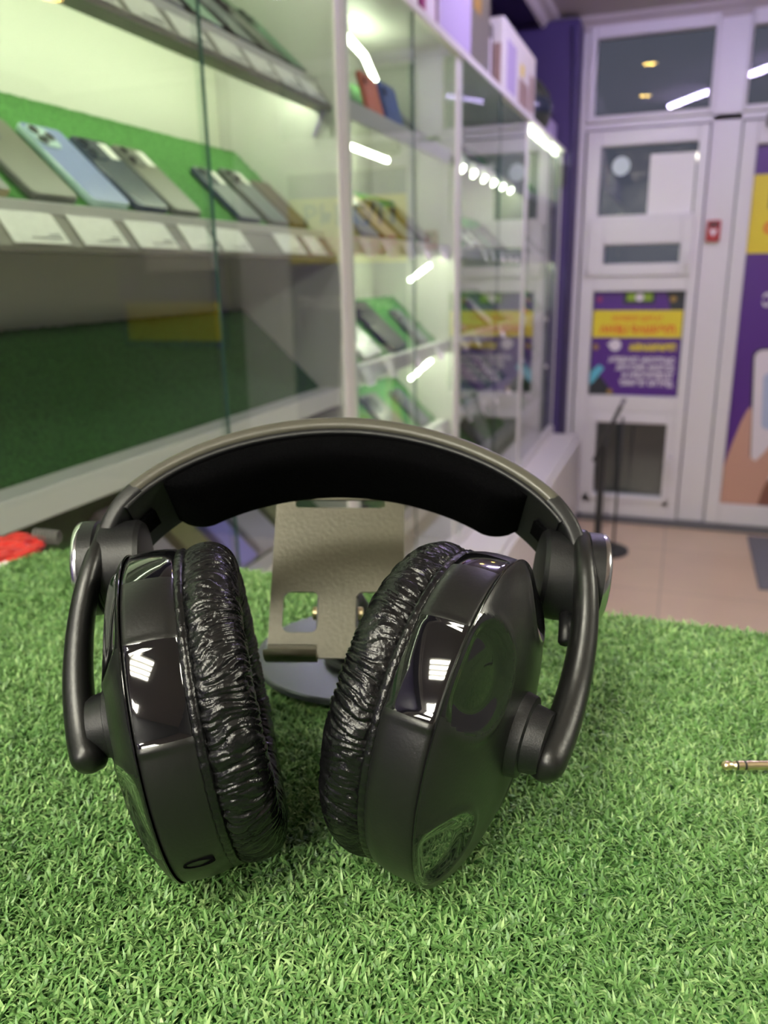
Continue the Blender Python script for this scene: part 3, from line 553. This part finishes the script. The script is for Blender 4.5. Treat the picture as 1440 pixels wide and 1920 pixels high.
def make_blades():
    def pts(n, x0, x1, y0, y1): return np.stack([RNG.uniform(x0, x1, n), RNG.uniform(y0, y1, n)], 1)
    near = pts(330000, X0m, .30, .03, Y1m); near_s = np.ones(len(near))
    far = np.concatenate([pts(250000, .30, X1m, Y0m, Y1m), pts(88000, X0m, .30, Y0m, .03)]); far_s = np.full(len(far), 1.4)
    P = np.concatenate([near, far]); sc = np.concatenate([near_s, far_s])
    k = corner_ok(P[:, 0], P[:, 1]); P, sc = P[k], sc[k]; n = len(P)
    az = RNG.uniform(0, 2*PI, n)
    # neighbouring blades lean alike: a smooth swirl field plus scatter
    az = az*1.0+1.6*np.sin(P[:, 0]*95+1.7*np.sin(P[:, 1]*60))+2.0*np.cos(P[:, 1]*110+1.3*np.sin(P[:, 0]*75))
    ln = RNG.uniform(.0040, .0072, n)*sc**.3; wd = RNG.uniform(.00032, .00058, n)*sc
    lean = RNG.uniform(.3, 1.3, n); bend = RNG.uniform(.3, 1.7, n)
    d = np.stack([np.cos(az), np.sin(az)], 1); tw = az+PI/2+RNG.normal(0, .5, n); sd = np.stack([np.cos(tw), np.sin(tw)], 1)
    v = np.zeros((n, 7, 3)); pos = np.concatenate([P, np.zeros((n, 1))], 1); ang = lean*.45
    lv = [pos]
    for s in range(3):
        st = ln/3
        step = np.concatenate([d*(np.sin(ang)*st)[:, None], (np.cos(ang)*st)[:, None]], 1); pos = pos+step; lv.append(pos); ang = ang+bend*.65
    for s, wf in enumerate((1.0, 1.05, .8)):
        o = np.concatenate([sd*(wd*wf)[:, None], np.zeros((n, 1))], 1); v[:, 2*s] = lv[s]-o; v[:, 2*s+1] = lv[s]+o
    v[:, 6] = lv[3]
    v[:, :, 2] = np.maximum(v[:, :, 2], .0002)
    v[..., 0] -= .4; v[..., 1] -= .2; v[..., 2] += .0022
    base = (np.arange(n)*7)[:, None]
    quads = np.concatenate([base+np.array([0, 1, 3, 2]), base+np.array([2, 3, 5, 4])], 1).reshape(-1)
    tris = (base+np.array([4, 5, 6])).reshape(-1)
    me = bpy.data.meshes.new('grass_blades'); me.vertices.add(n*7); me.vertices.foreach_set('co', v.reshape(-1))
    nl = len(quads)+len(tris); me.loops.add(nl); me.loops.foreach_set('vertex_index', np.concatenate([quads, tris]).astype(np.int32))
    me.polygons.add(n*3)
    me.polygons.foreach_set('loop_start', np.concatenate([np.arange(n*2)*4, n*8+np.arange(n)*3]).astype(np.int32))
    me.polygons.foreach_set('use_smooth', np.ones(n*3, bool))
    me.update(calc_edges=True)
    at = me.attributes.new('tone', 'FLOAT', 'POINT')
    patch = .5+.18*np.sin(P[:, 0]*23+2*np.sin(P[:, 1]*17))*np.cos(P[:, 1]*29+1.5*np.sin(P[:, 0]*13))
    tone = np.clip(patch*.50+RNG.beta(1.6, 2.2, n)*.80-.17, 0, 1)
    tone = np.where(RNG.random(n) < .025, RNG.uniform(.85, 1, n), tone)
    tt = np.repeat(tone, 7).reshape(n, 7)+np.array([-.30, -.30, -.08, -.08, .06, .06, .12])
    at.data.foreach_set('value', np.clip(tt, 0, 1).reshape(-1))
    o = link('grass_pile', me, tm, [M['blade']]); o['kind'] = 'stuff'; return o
make_blades()

# ================================================================ headphones
HR = Vector((-.022, .232, CZ-CAMZ))                         # foot of the thing, in the lens-heading frame
hpz = empty('headphones', H2W(HR), PSI, 'large black over-ear headphones with crinkled ear pads standing on the turf mat', 'headphones')
def lv(p): return Vector(p)-HR
def npframe(yaw, tilt, roll, side):
    n = np.array([side*np.cos(yaw)*np.cos(tilt), -np.sin(yaw)*np.cos(tilt), -np.sin(tilt)]); z = np.array([0, 0, 1.])
    u = z-n*n.dot(z); u /= np.linalg.norm(u); h = np.cross(n, u); h = -h if h[1] < 0 else h
    return n, u*np.cos(roll)+h*np.sin(roll), -u*np.sin(roll)+h*np.cos(roll)
CUPS = {1: (np.array([.0295, .2241, -.1359]), .4641, .1292, .1642), -1: (np.array([-.0746, .2332, -.1363]), .1917, .1295, .5130)}
HRn = np.array(HR)
def polar_mesh(name, rows, nseg, parent, mats, midx=None, smooth=True, capend=False, flip=False):
    """rows: (k, nseg, 3) array of rings"""
    k = rows.shape[0]; vs = rows.reshape(-1, 3).tolist(); fs = []; mi = []
    for i in range(k-1):
        for j in range(nseg):
            a, b = i*nseg+j, i*nseg+(j+1) % nseg; q = (a, b, b+nseg, a+nseg); fs.append(q[::-1] if flip else q); mi.append(0 if midx is None else int(midx[i, j]))
    if capend: fs.append(tuple((k-1)*nseg+j for j in range(nseg))[::(-1 if flip else 1)]); mi.append(0 if midx is None else int(midx[-1, 0]))
    me = bpy.data.meshes.new(name); me.from_pydata(vs, [], fs)
    for m in mats: me.materials.append(m)
    me.polygons.foreach_set('material_index', mi)
    for p in me.polygons: p.use_smooth = smooth
    bm = bmesh.new(); bm.from_mesh(me); bmesh.ops.recalc_face_normals(bm, faces=bm.faces); bm.to_mesh(me); bm.free()
    o = bpy.data.objects.new(name, me); COL.objects.link(o); o.parent = parent
    return o
def sst(a, b, x): t = np.clip((x-a)/(b-a), 0, 1); return t*t*(3-2*t)
RU, RHH = .0529, .0505                                      # cup radii up and across
def build_cup(side):
    C0, yaw, tilt, roll = CUPS[side]; n, Uv, Hv = npframe(yaw, tilt, roll, side); C0 = C0-HRn
    def P(off, r, a, au=1.0):                                # off, r broadcast with a
        return C0+n*np.asarray(off)[..., None]+Uv*(np.cos(a)*r)[..., None]+Hv*(np.sin(a)*r*(RHH/RU))[..., None]
    NS = 360; a = np.linspace(0, 2*PI, NS, endpoint=False); deg = np.degrees(a)
    g0, g1 = (287.0, 319.0) if side == 1 else (259.0, 291.0)  # the glossy window of the rim
    top0 = 345.0 if side == 1 else 316.0
    def inwin(d): return sst(g0-1.0, g0+.6, d)*(1-sst(g1-.6, g1+1.0, d))
    prof = [(-.0165, .0440), (-.0168, .0475), (-.0163, .0503), (-.0150, .0515), (-.0120, .05198), (-.0085, .05222), (-.0050, .05232), (-.0022, .05230), (-.0008, .0522), (-.0003, .0516)]
    rows, mid = [], []
    wn = inwin(deg)
    for i, (o, r) in enumerate(prof):
        t = np.clip((o+.0155)/.0145, 0, 1); bulge = np.sin(t*PI)*.0004
        ridge = np.exp(-((deg-g0)/1.3)**2)*.0009*(.3+t)+np.exp(-((deg-g1)/1.3)**2)*.0006*(.3+t)
        rr_ = r+(wn*(-.0004)+ridge+bulge)*(1 if i in range(2, 9) else 0)
        rows.append(P(np.full(NS, o), rr_, a))
        gl = ((deg > g0) & (deg < g1)) | ((deg > top0) & (deg < top0+26)) | ((deg > (g0-180)) & (deg < (g1-180)))
        mid.append(np.where(gl & (i >= 2) & (i < 8), 1, 0))
    cup = polar_mesh('ear_cup', np.array(rows), NS, hpz, [M['satin'], M['gloss']], np.array(mid))
    # outer cap: a dome with glossy scooped lenses
    NR = 110; fr = np.linspace(1, 0, NR); rows, mid = [], []
    lens = [(.0275, -.0335, .0165), (-.027, -.0375, .0150), (.040, .0200, .0150), (-.030, .0300, .0150)]
    for i, f in enumerate(fr):
        r = RU*.995*f; off = .0004+.0120*(1-f**2.6)**.75
        u, h = np.cos(a)*r, np.sin(a)*r*(RHH/RU); dz = np.zeros(NS); mm = np.zeros(NS, int)
        for lu, lh, lr in lens:
            d = np.hypot(u-lu, h-lh)/lr
            dz += -.0022*(1-sst(.55, 1.0, d))+.0006*np.exp(-((d-1.06)/.09)**2); mm = np.where(d < .98, 1, mm)
        edge = sst(0, .07, 1-f); dz *= edge
        rows.append(P(off+dz, np.full(NS, r), a)); mid.append(mm)
    cap = polar_mesh('outer_cap', np.array(rows), NS, cup, [M['satin'], M['gloss']], np.array(mid))
    # seam bead
    rows = []
    for k in range(8):
        t = 2*PI*k/8; rows.append(P(np.full(NS, .0002+.00035*math.sin(t)), np.full(NS, .0525+.00035*math.cos(t)), a))
    rows.append(rows[0]); polar_mesh('seam_bead', np.array(rows), NS, cup, [M['gloss']])
    # inner baffle cloth
    rows = [P(np.full(NS, -.0160), np.full(NS, r), a) for r in (.046, .03, .015, .0005)]
    polar_mesh('inner_cloth', np.array(rows), NS, cup, [M['velour']])
    # crinkled ear pad
    NA, NB = 960, 72; aa = np.linspace(0, 2*PI, NA, endpoint=False); tb = np.linspace(0, 2*PI, NB, endpoint=False)
    rows = np.zeros((NB+1, NA, 3))
    A2, B2 = np.meshgrid(aa, tb)
    seed = 3.1 if side == 1 else 9.7
    def nz(x, y, z, s): return np.array([noise.noise((float(p), float(q), float(r_)+s)) for p, q, r_ in zip(x.ravel(), y.ravel(), z.ravel())]).reshape(x.shape)
    # noise looked up on the torus surface so it closes on itself
    R0 = 1.0; ring = 9.0
    cx, cy, cz = np.cos(A2), np.sin(A2), B2
    warp = nz(cx*6, cy*6, np.cos(B2)*1.4+np.sin(B2)*1.1, seed)
    A3 = A2+.05*warp+.035*np.sin(2*B2+3*np.cos(A2*5))
    n1 = nz(np.cos(A3)*ring*2.0, np.sin(A3)*ring*2.0, np.cos(B2)*.7, seed+1)
    n2 = nz(np.cos(A3)*ring*3.6, np.sin(A3)*ring*3.6, np.sin(B2)*1.1+np.cos(B2)*.4, seed+2)
    n3 = nz(np.cos(A3)*ring*6.5, np.sin(A3)*ring*6.5, np.cos(B2)*2.0+np.sin(B2), seed+3)
    rid = (1-np.abs(n1)*3.0).clip(0, 1)**2*.9+(1-np.abs(n2)*3.2).clip(0, 1)**2*.75+(1-np.abs(n3)*3.0).clip(0, 1)**2*.4
    outer = sst(-1.0, .1, np.cos(B2))*.75+.25
    disp = -rid*.00075*outer+.0002*n1
    so, sr = .0098, .0106
    off = -.0240-np.sin(B2)*(so+disp)*1.0
    rad = .0415+np.sign(np.cos(B2))*np.abs(np.cos(B2))**.85*(sr+disp)
    for k in range(NB): rows[k] = P(off[k], rad[k], aa)
    rows[NB] = rows[0]
    polar_mesh('ear_pad', rows, NA, cup, [M['leather']])
    # stitched flap between pad and cup
    rows = []
    for o, r in ((-.0150, .0470), (-.0148, .0500), (-.0160, .0512), (-.0176, .0514), (-.0186, .0500), (-.0180, .0470)):
        w_ = .00010*np.sin(a*97)+.00008*np.sin(a*61+1); rows.append(P(np.full(NS, o)+w_*.6, np.full(NS, r)+w_, a))
    polar_mesh('pad_flap', np.array(rows), NS, cup, [M['leather']])
    # pivot
    def PC(off): return tuple(C0+n*off)
    pv = MB().lathe([(.008, .0160), (.0120, .0135), (.0155, .0128), (.0158, .0120), (.0160, .0108), (.0195, .0102), (.0215, .0098), (.0218, 0)], PC(0), n, 64).build('pivot', M['matte'], cup, autos=35)
    if side == -1:
        ra = math.radians(213); q0 = C0-n*.0085+(Uv*math.cos(ra)+Hv*math.sin(ra)*(RHH/RU))*.0524; rd = Uv*math.cos(ra)+Hv*math.sin(ra)
        tg = np.cross(rd, n); tg /= np.linalg.norm(tg); vs = []; 
        mb = MB(); 
        for dz, sc in ((-.0010, .9), (.00045, 1.0), (.00045, .82), (-.0006, .75)):
            for k in range(32): t = 2*PI*k/32; mb.v.append(tuple(q0+rd*dz+n*math.cos(t)*.0046*sc+tg*math.sin(t)*.0022*sc))
        for i in range(3):
            for k in range(32): mb.f.append((i*32+k, i*32+(k+1) % 32, (i+1)*32+(k+1) % 32, (i+1)*32+k)); mb.mi.append(0)
        mb.f.append(tuple(96+k for k in range(32))); mb.mi.append(0)
        mb.build('cable_socket', M['velour'], cup)
    return C0, n, Uv, Hv
cupR = build_cup(1); cupL = build_cup(-1)

# ---- headband: arc in the leaning plane
BM = Vector((-.0159, .2707, -.1026)); BX_ = Vector((.9984, -.0401, -.0407)); BL = Vector((.057, .7333, .6775)); BN = Vector((.0027, -.6788, .7344))
BW, BH, BP = .0877, .0576, 1.0608
def arc(t, off=0.0, nn=0.0):
    c, s = math.cos(t), max(math.sin(t), 0)
    a = (BW-off)*math.copysign(abs(c)**BP, c); b = (BH-off)*s**BP
    return lv(BM+BX_*a+BL*b+BN*nn)
def sweep(name, t0, t1, n, section, mats, parent, smooth=True, autos=None, cap=True):
    """section(t, u) -> list of (inward offset, along BN); u runs 0..1 along the arc"""
    mb = MB(); k = None
    for i in range(n+1):
        t = t0+(t1-t0)*i/n; sec = section(t, i/n); k = len(sec)
        for off, nn in sec: mb.v.append(tuple(arc(t, off, nn)))
    for i in range(n):
        for j in range(k): mb.f.append((i*k+j, i*k+(j+1) % k, (i+1)*k+(j+1) % k, (i+1)*k+j)); mb.mi.append(0)
    if cap: mb.f.append(tuple(reversed(range(k)))); mb.f.append(tuple(n*k+j for j in range(k))); mb.mi += [0, 0]
    return mb.build(name, mats, parent, smooth=smooth, autos=autos)
D = math.radians
def rsec(o0, o1, hw, r=.0015, seg=4, crown=0.0):
    """rounded rectangle section: offsets o0 (outside)..o1 (inside), half width hw"""
    pts = []
    for (co, cn, a0) in ((o1-r, hw-r, 0), (o0+r, hw-r, 90), (o0+r, -hw+r, 180), (o1-r, -hw+r, 270)):
        for k in range(seg+1):
            a = D(a0+90*k/seg); o = co+r*math.cos(a); nn = cn+r*math.sin(a)
            pts.append((o-crown*(1-(nn/hw)**2)*(1 if o < (o0+o1)/2 else 0), nn))
    return pts
band = sweep('headband', D(27), D(154), 120, lambda t, u: rsec(0, .0052, .0171, .0018, crown=.0018), M['shell'], hpz, autos=35)
sweep('inner_liner', D(18), D(162), 120, lambda t, u: rsec(.0046, .0072, .0160, .001), M['matte'], band, autos=35)
def cush(t, u):
    e = max(0.0, min(u, 1-u)/.075); f = math.sqrt(max(0.0, 1-(1-min(e, 1))**2)); th_ = .0018+.0103*f; hw = .0128+.0037*f; pts = []
    for k in range(40):
        a = 2*PI*k/40; c_, s_ = math.cos(a), math.sin(a)
        pts.append((.0064+th_/2+math.copysign(abs(c_)**.55, c_)*th_/2, math.copysign(abs(s_)**.55, s_)*hw))
    return pts
cu = sweep('head_cushion', D(33.5), D(146.5), 140, cush, M['velour'], band)
for (ta, tb_, sd) in ((D(27.3), D(4), 1), (D(153.7), D(176), -1)):
    def sec(t, u):
        k = u; return rsec(-.0002+.001*k, .0064, .0171-.0045*k*k, .0018)
    ep = sweep('slider_end', ta, tb_, 30, sec, M['matte'], hpz, autos=35)
    t_ = D(21) if sd == 1 else D(159)
    # two screws and a small moulded mark
    for dn in (-.004, .002):
        c0 = arc(t_+sd*D(4), .0064, dn); inw = (arc(t_, .02, 0)-arc(t_, 0, 0)).normalized()
        MB().lathe([(0, .0012), (.0005, .0012), (.0005, 0)], c0, inw, 16).build('screw', M['dark'], ep)
    sweep('rail_ridge', ta, tb_, 24, lambda t, u: rsec(.0060, .0088, .0050, .0006), M['velour'], ep, autos=35)
# ---- hinge discs and yoke arms
for sd, (px_, top) in ((1, (1088, 0)), (-1, (195, 0))):
    if sd == 1: hc = Vector((.0697, .2700, -.1062)); axv = Vector((.985, -.10, -.14)).normalized()
    else: hc = Vector((-.1012, .2735, -.1000)); axv = Vector((-.985, -.10, -.05)).normalized()
    hc = lv(hc)
    hd = MB().lathe([(-.0150, 0), (-.0150, .0120), (-.0145, .0148), (-.0130, .0160), (-.0010, .0165), (-.0004, .0158), (0, .0158), (.0004, .0158), (.0010, .0170), (.0058, .0172)], hc, axv, 72).build('hinge_disc', M['matte'], hpz, autos=35)
    MB().lathe([(.0058, .0172), (.0070, .0173), (.0078, .0167)], hc, axv, 72).build('chrome_rim', M['chrome'], hd, smooth=True)
    MB().lathe([(.0078, .0167), (.0084, .0150), (.0086, 0)], hc, axv, 72).build('disc_face', M['satin'], hd, autos=35)
def cam2h(px, py, dep):
    """a point given in the lens frame, turned into the heading frame"""
    v = RM @ Vector(((px-720)/1500*dep, (960-py)/1500*dep, -dep)); c, s = math.cos(-PSI), math.sin(-PSI)
    return lv((v.x*c-v.y*s, v.x*s+v.y*c, v.z))
def smoothpath(pts, n=40):
    P_ = [Vector(p) for p in pts]; P_ = [P_[0]*2-P_[1]]+P_+[P_[-1]*2-P_[-2]]; out = []; m_ = len(P_)-3
    for i in range(n+1):
        f = i/n*m_; k = min(int(f), m_-1); t = f-k; a, b, c, d = P_[k:k+4]
        out.append(.5*((2*b)+(c-a)*t+(2*a-5*b+4*c-d)*t*t+(3*b-3*c+d-a)*t**3))
    return out
def arm(pts, r0, sd):
    path = smoothpath(pts, 48); n_ = len(path); rad = []
    for i in range(n_):
        u = i/(n_-1); e = min(1, (1-u)/.06); s0 = min(1, u/.05+.55)
        rad.append(r0*(.80+.62*u)*math.sqrt(max(.02, 1-(1-e)**2))*s0)
    mb = MB(); seg = 24; P0 = path; ref = Vector((0, -.85, .5))
    for i, p in enumerate(P0):
        t = (P0[min(n_-1, i+1)]-P0[max(0, i-1)]).normalized(); w_ = (ref-t*ref.dot(t)).normalized(); o_ = t.cross(w_)
        for k in range(seg):
            a = 2*PI*k/seg; c_, s_ = math.cos(a), math.sin(a)
            mb.v.append(tuple(p+w_*math.copysign(abs(c_)**.8, c_)*rad[i]*1.25+o_*math.copysign(abs(s_)**.8, s_)*rad[i]*.92))
    for i in range(n_-1):
        for k in range(seg): mb.f.append((i*seg+k, i*seg+(k+1) % seg, (i+1)*seg+(k+1) % seg, (i+1)*seg+k)); mb.mi.append(0)
    mb.f.append(tuple(range(seg))); mb.f.append(tuple((n_-1)*seg+k for k in range(seg))); mb.mi += [0, 0]
    return mb.build('yoke_arm', M['satin'], hpz, smooth=True)
arm([cam2h(1086, 1003, .286), cam2h(1094, 1055, .275), cam2h(1098, 1120, .269), cam2h(1093, 1200, .264), cam2h(1076, 1290, .258), cam2h(1050, 1375, .250), cam2h(1010, 1462, .241)], .0043, 1)
arm([cam2h(196, 990, .290), cam2h(180, 1045, .278), cam2h(162, 1110, .272), cam2h(150, 1190, .268), cam2h(147, 1280, .263), cam2h(156, 1370, .257), cam2h(174, 1448, .250)], .0040, -1)
# small catch under the right hinge
MB().tube([cam2h(1062, 1150, .280), cam2h(1060, 1205, .272)], .0025, 8).build('swivel_catch', M['matte'], hpz, smooth=True)

# ================================================================ phone stand behind the headphones
SR = Vector((-.016, .372, CZ-CAMZ+.0045))
st = empty('phone_stand', H2W(SR), PSI, 'grey-brown metal phone stand with a round base, behind the headphones', 'phone stand')
def slv(p): return Vector(p)-SR
ob = MB().lathe([(0, 0), (0, .0495), (.0006, .0505), (.0030, .0505), (.0036, .0497), (.0036, 0)], (0, 0, 0), (0, 0, 1), 96).build('round_base', M['disc'], st, autos=30)
MB().lathe([(.0036, .0190), (.0060, .0190), (.0075, .0175), (.0078, .0150), (.0105, .0150), (.0125, .0135), (.0125, 0)], (.004, -.010, 0), (0, 0, 1), 64).build('swivel_collar', M['dark'], ob, autos=30)
# plate: origin at its bottom centre, x across, y up the slope, z towards the viewer
pb_, pt_ = Vector((-.0225, .322, -.1605)), Vector((-.0205, .376, -.0935))
Yp = (pt_-pb_).normalized(); LP = (pt_-pb_).length; Xp = Vector((.9995, .0, -.006)); Xp = (Xp-Yp*Xp.dot(Yp)).normalized(); Zp = Xp.cross(Yp)
Mp = Matrix((Xp, Yp, Zp)).transposed().to_4x4(); Mp.translation = slv(pb_)
def plate():
    """sheet with a slot at the top and two windows at the bottom, as a grid of kept cells"""
    Wd = .0305; xs = sorted({-Wd, -.0225, -.0085, .0085, .0225, Wd, -.0215, .0215}); 
    # outline polygon with holes through bmesh triangle fill
    bm = bmesh.new()
    def loop(pts): 
        vs = [bm.verts.new((x, y, 0)) for x, y in pts]
        return [bm.edges.new((vs[i], vs[(i+1) % len(vs)])) for i in range(len(vs))]
    def rr(x0, x1, y0, y1, r, seg=6): return rrect(x1-x0, y1-y0, r, seg, (x0+x1)/2, (y0+y1)/2)
    E_ = []
    r = .004; outer = []
    for k in range(7): a = D(90*k/6); outer.append((Wd-r+r*math.cos(a), LP-r+r*math.sin(a)))
    for k in range(7): a = D(90+90*k/6); outer.append((-Wd+r+r*math.cos(a), LP-r+r*math.sin(a)))
    outer += [(-Wd, .004), (-.0085, .004), (-.0085, -.002), (.0085, -.002), (.0085, .004), (Wd, .004)]
    E_ += loop(outer)
    E_ += loop(rr(-.0215, .0215, LP-.0160, LP-.0118, .0020))
    for sx in (-1, 1):
        x0, x1 = sorted((sx*.0245, sx*.0085)); E_ += loop(rr(x0, x1, .0095, .0285, .0035))
    bmesh.ops.triangle_fill(bm, use_beauty=True, use_dissolve=False, edges=E_)
    g = bmesh.ops.extrude_face_region(bm, geom=list(bm.faces)); vs = [e for e in g['geom'] if isinstance(e, bmesh.types.BMVert)]
    bmesh.ops.translate(bm, vec=(0, 0, -.0016), verts=vs); bmesh.ops.recalc_face_normals(bm, faces=bm.faces)
    me = bpy.data.meshes.new('back_plate'); bm.to_mesh(me); bm.free()
    o = bpy.data.objects.new('back_plate', me); COL.objects.link(o); me.materials.append(M['standmetal']); o.parent = st; o.matrix_local = Mp; return o
pl = plate()
for sx in (-1, 1):
    x0, x1 = sorted((sx*.0305, sx*.0078)); pr = []
    for k in range(9): a = D(-90+180*k/8*.9); pr.append((.0040*math.cos(a)+.001, .0040*math.sin(a)))
    mb = MB(); path = [(0.004, -.0008), (.0005, -.0004), (-.0025, .0020), (-.0030, .0065), (-.0022, .0105)]
    up_ = [(y, z) for y, z in path]; lo_ = [(y-.0016 if i > 0 else y, z-.0014*(1 if i < 3 else 0)-(.0) ) for i, (y, z) in enumerate(path)]
    mb.prism(up_+list(reversed(lo_)), x0, x1, axis='x')
    mb.build('front_lip', M['standmetal'], pl, autos=40)
    MB().tube([(x0, -.0022, .0105), (x1, -.0022, .0105)], .0016, 10).build('lip_roll', M['standmetal'], pl, smooth=True)
    hg = MB().box(sx*.0085-.0008, sx*.0085+.0008, .010, .027, -.014, -.0016).build('hinge_ear', M['dark'], pl)
    MB().lathe([(0, .003), (.002, .003), (.0024, .0022), (.0024, 0)], (sx*.0093, .0205, -.008), (sx, 0, 0), 20).build('hinge_screw', M['gold'], hg)
# arm from the collar to the hinge
a0 = Vector((.004, -.010, .012)); a1 = slv(pb_)+Yp*.018+Zp*(-.010)
MB().tube([a0, a0+Vector((0, .012, .010)), (a0+a1)/2+Vector((0, .018, .010)), a1], .0062, 16).build('support_arm', M['dark'], st, smooth=True)

# ================================================================ audio plug
jp = H2W((.1290, .2690, -.1848)); jr = empty('audio_plug', jp, PSI-.02, 'gold-plated audio plug lying on the turf at the right edge', 'audio plug')
tip = [(0, .0003), (.0006, .0011), (.0012, .0016), (.0022, .00175), (.0036, .00172), (.0042, .0013), (.0048, .0013), (.0052, .00172), (.0056, .00175)]
MB().lathe(tip, (0, 0, 0), (1, 0, 0), 32).build('plug_tip', M['gold'], jr, smooth=True)
for x in (.0055, .0087): MB().lathe([(x, .00150), (x, .00168), (x+.0009, .00168), (x+.0009, .00150)], (0, 0, 0), (1, 0, 0), 32).build('insulator_ring', M['dark'], jr)
MB().lathe([(.0064, .00175), (.0087, .00175)], (0, 0, 0), (1, 0, 0), 32).build('ring_contact', M['gold'], jr, smooth=True)
MB().lathe([(.0096, .00175), (.0210, .00175), (.0210, .0030), (.0220, .0034)], (0, 0, 0), (1, 0, 0), 32).build('sleeve', M['gold'], jr, autos=30)
MB().lathe([(.0220, .0034), (.0230, .0042), (.0350, .0040), (.0370, .0030), (.0420, .0022)], (0, 0, 0), (1, 0, 0), 32).build('grip', M['matte'], jr, autos=30)
MB().tube(smoothpath([(.041, 0, 0), (.06, .002, 0), (.09, .012, -.001), (.13, .010, -.001), (.17, -.01, -.001)], 30), .0014, 10).build('cord', M['matte'], jr, smooth=True)

# ================================================================ small things at the left rear corner
rd = empty('red_pouch', (-.452, .425, CZ-.0025), 0, 'small crumpled red plastic pouch at the rear left corner of the counter', 'pouch')
bm = bmesh.new(); bmesh.ops.create_icosphere(bm, subdivisions=5, radius=1)
for v in bm.verts:
    p = v.co; k = 1+.18*noise.noise(p*2.3)+.10*noise.noise(p*5); v.co = Vector((p.x*.022*k, p.y*.030*k, (max(p.z, -.6)+.6)*.0085*k))
me = bpy.data.meshes.new('pouch_body'); bm.to_mesh(me); bm.free(); link('pouch_body', me, rd, [M['red']], True)
me = MB().box(-.010, .014, -.020, .018, .0005, .004).build('paper_slip', M['tag'], rd); me.rotation_euler = (.1, .15, .4); me.location = (.012, -.028, .001)
ke = empty('key_ring', (-.432, .4430, CZ+.004), 0, 'small grey wire coil at the rear edge of the turf beside the red pouch', 'wire coil')
pts = [(.022*(i/60-.5)+.0, .004*math.cos(i*.8)+.002, .005+.005*math.sin(i*.8)) for i in range(61)]
MB().tube(pts, .0008, 8).build('coil', M['c_graphite'], ke, smooth=True)
# ---- tall white drum on the right side of the shop (mirrored in the case glass)
wd = empty('white_drum', (1.55, 2.4, 0), 0, 'tall white cylindrical bin on the right of the shop, mirrored in the case glass', 'bin')
MB().lathe([(0, 0), (0, .19), (.02, .20), (1.40, .20), (1.44, .18), (1.46, 0)], (0, 0, 0), (0, 0, 1), 48).build('drum_body', M['laminate'], wd, autos=30)
bpy.context.view_layer.update()
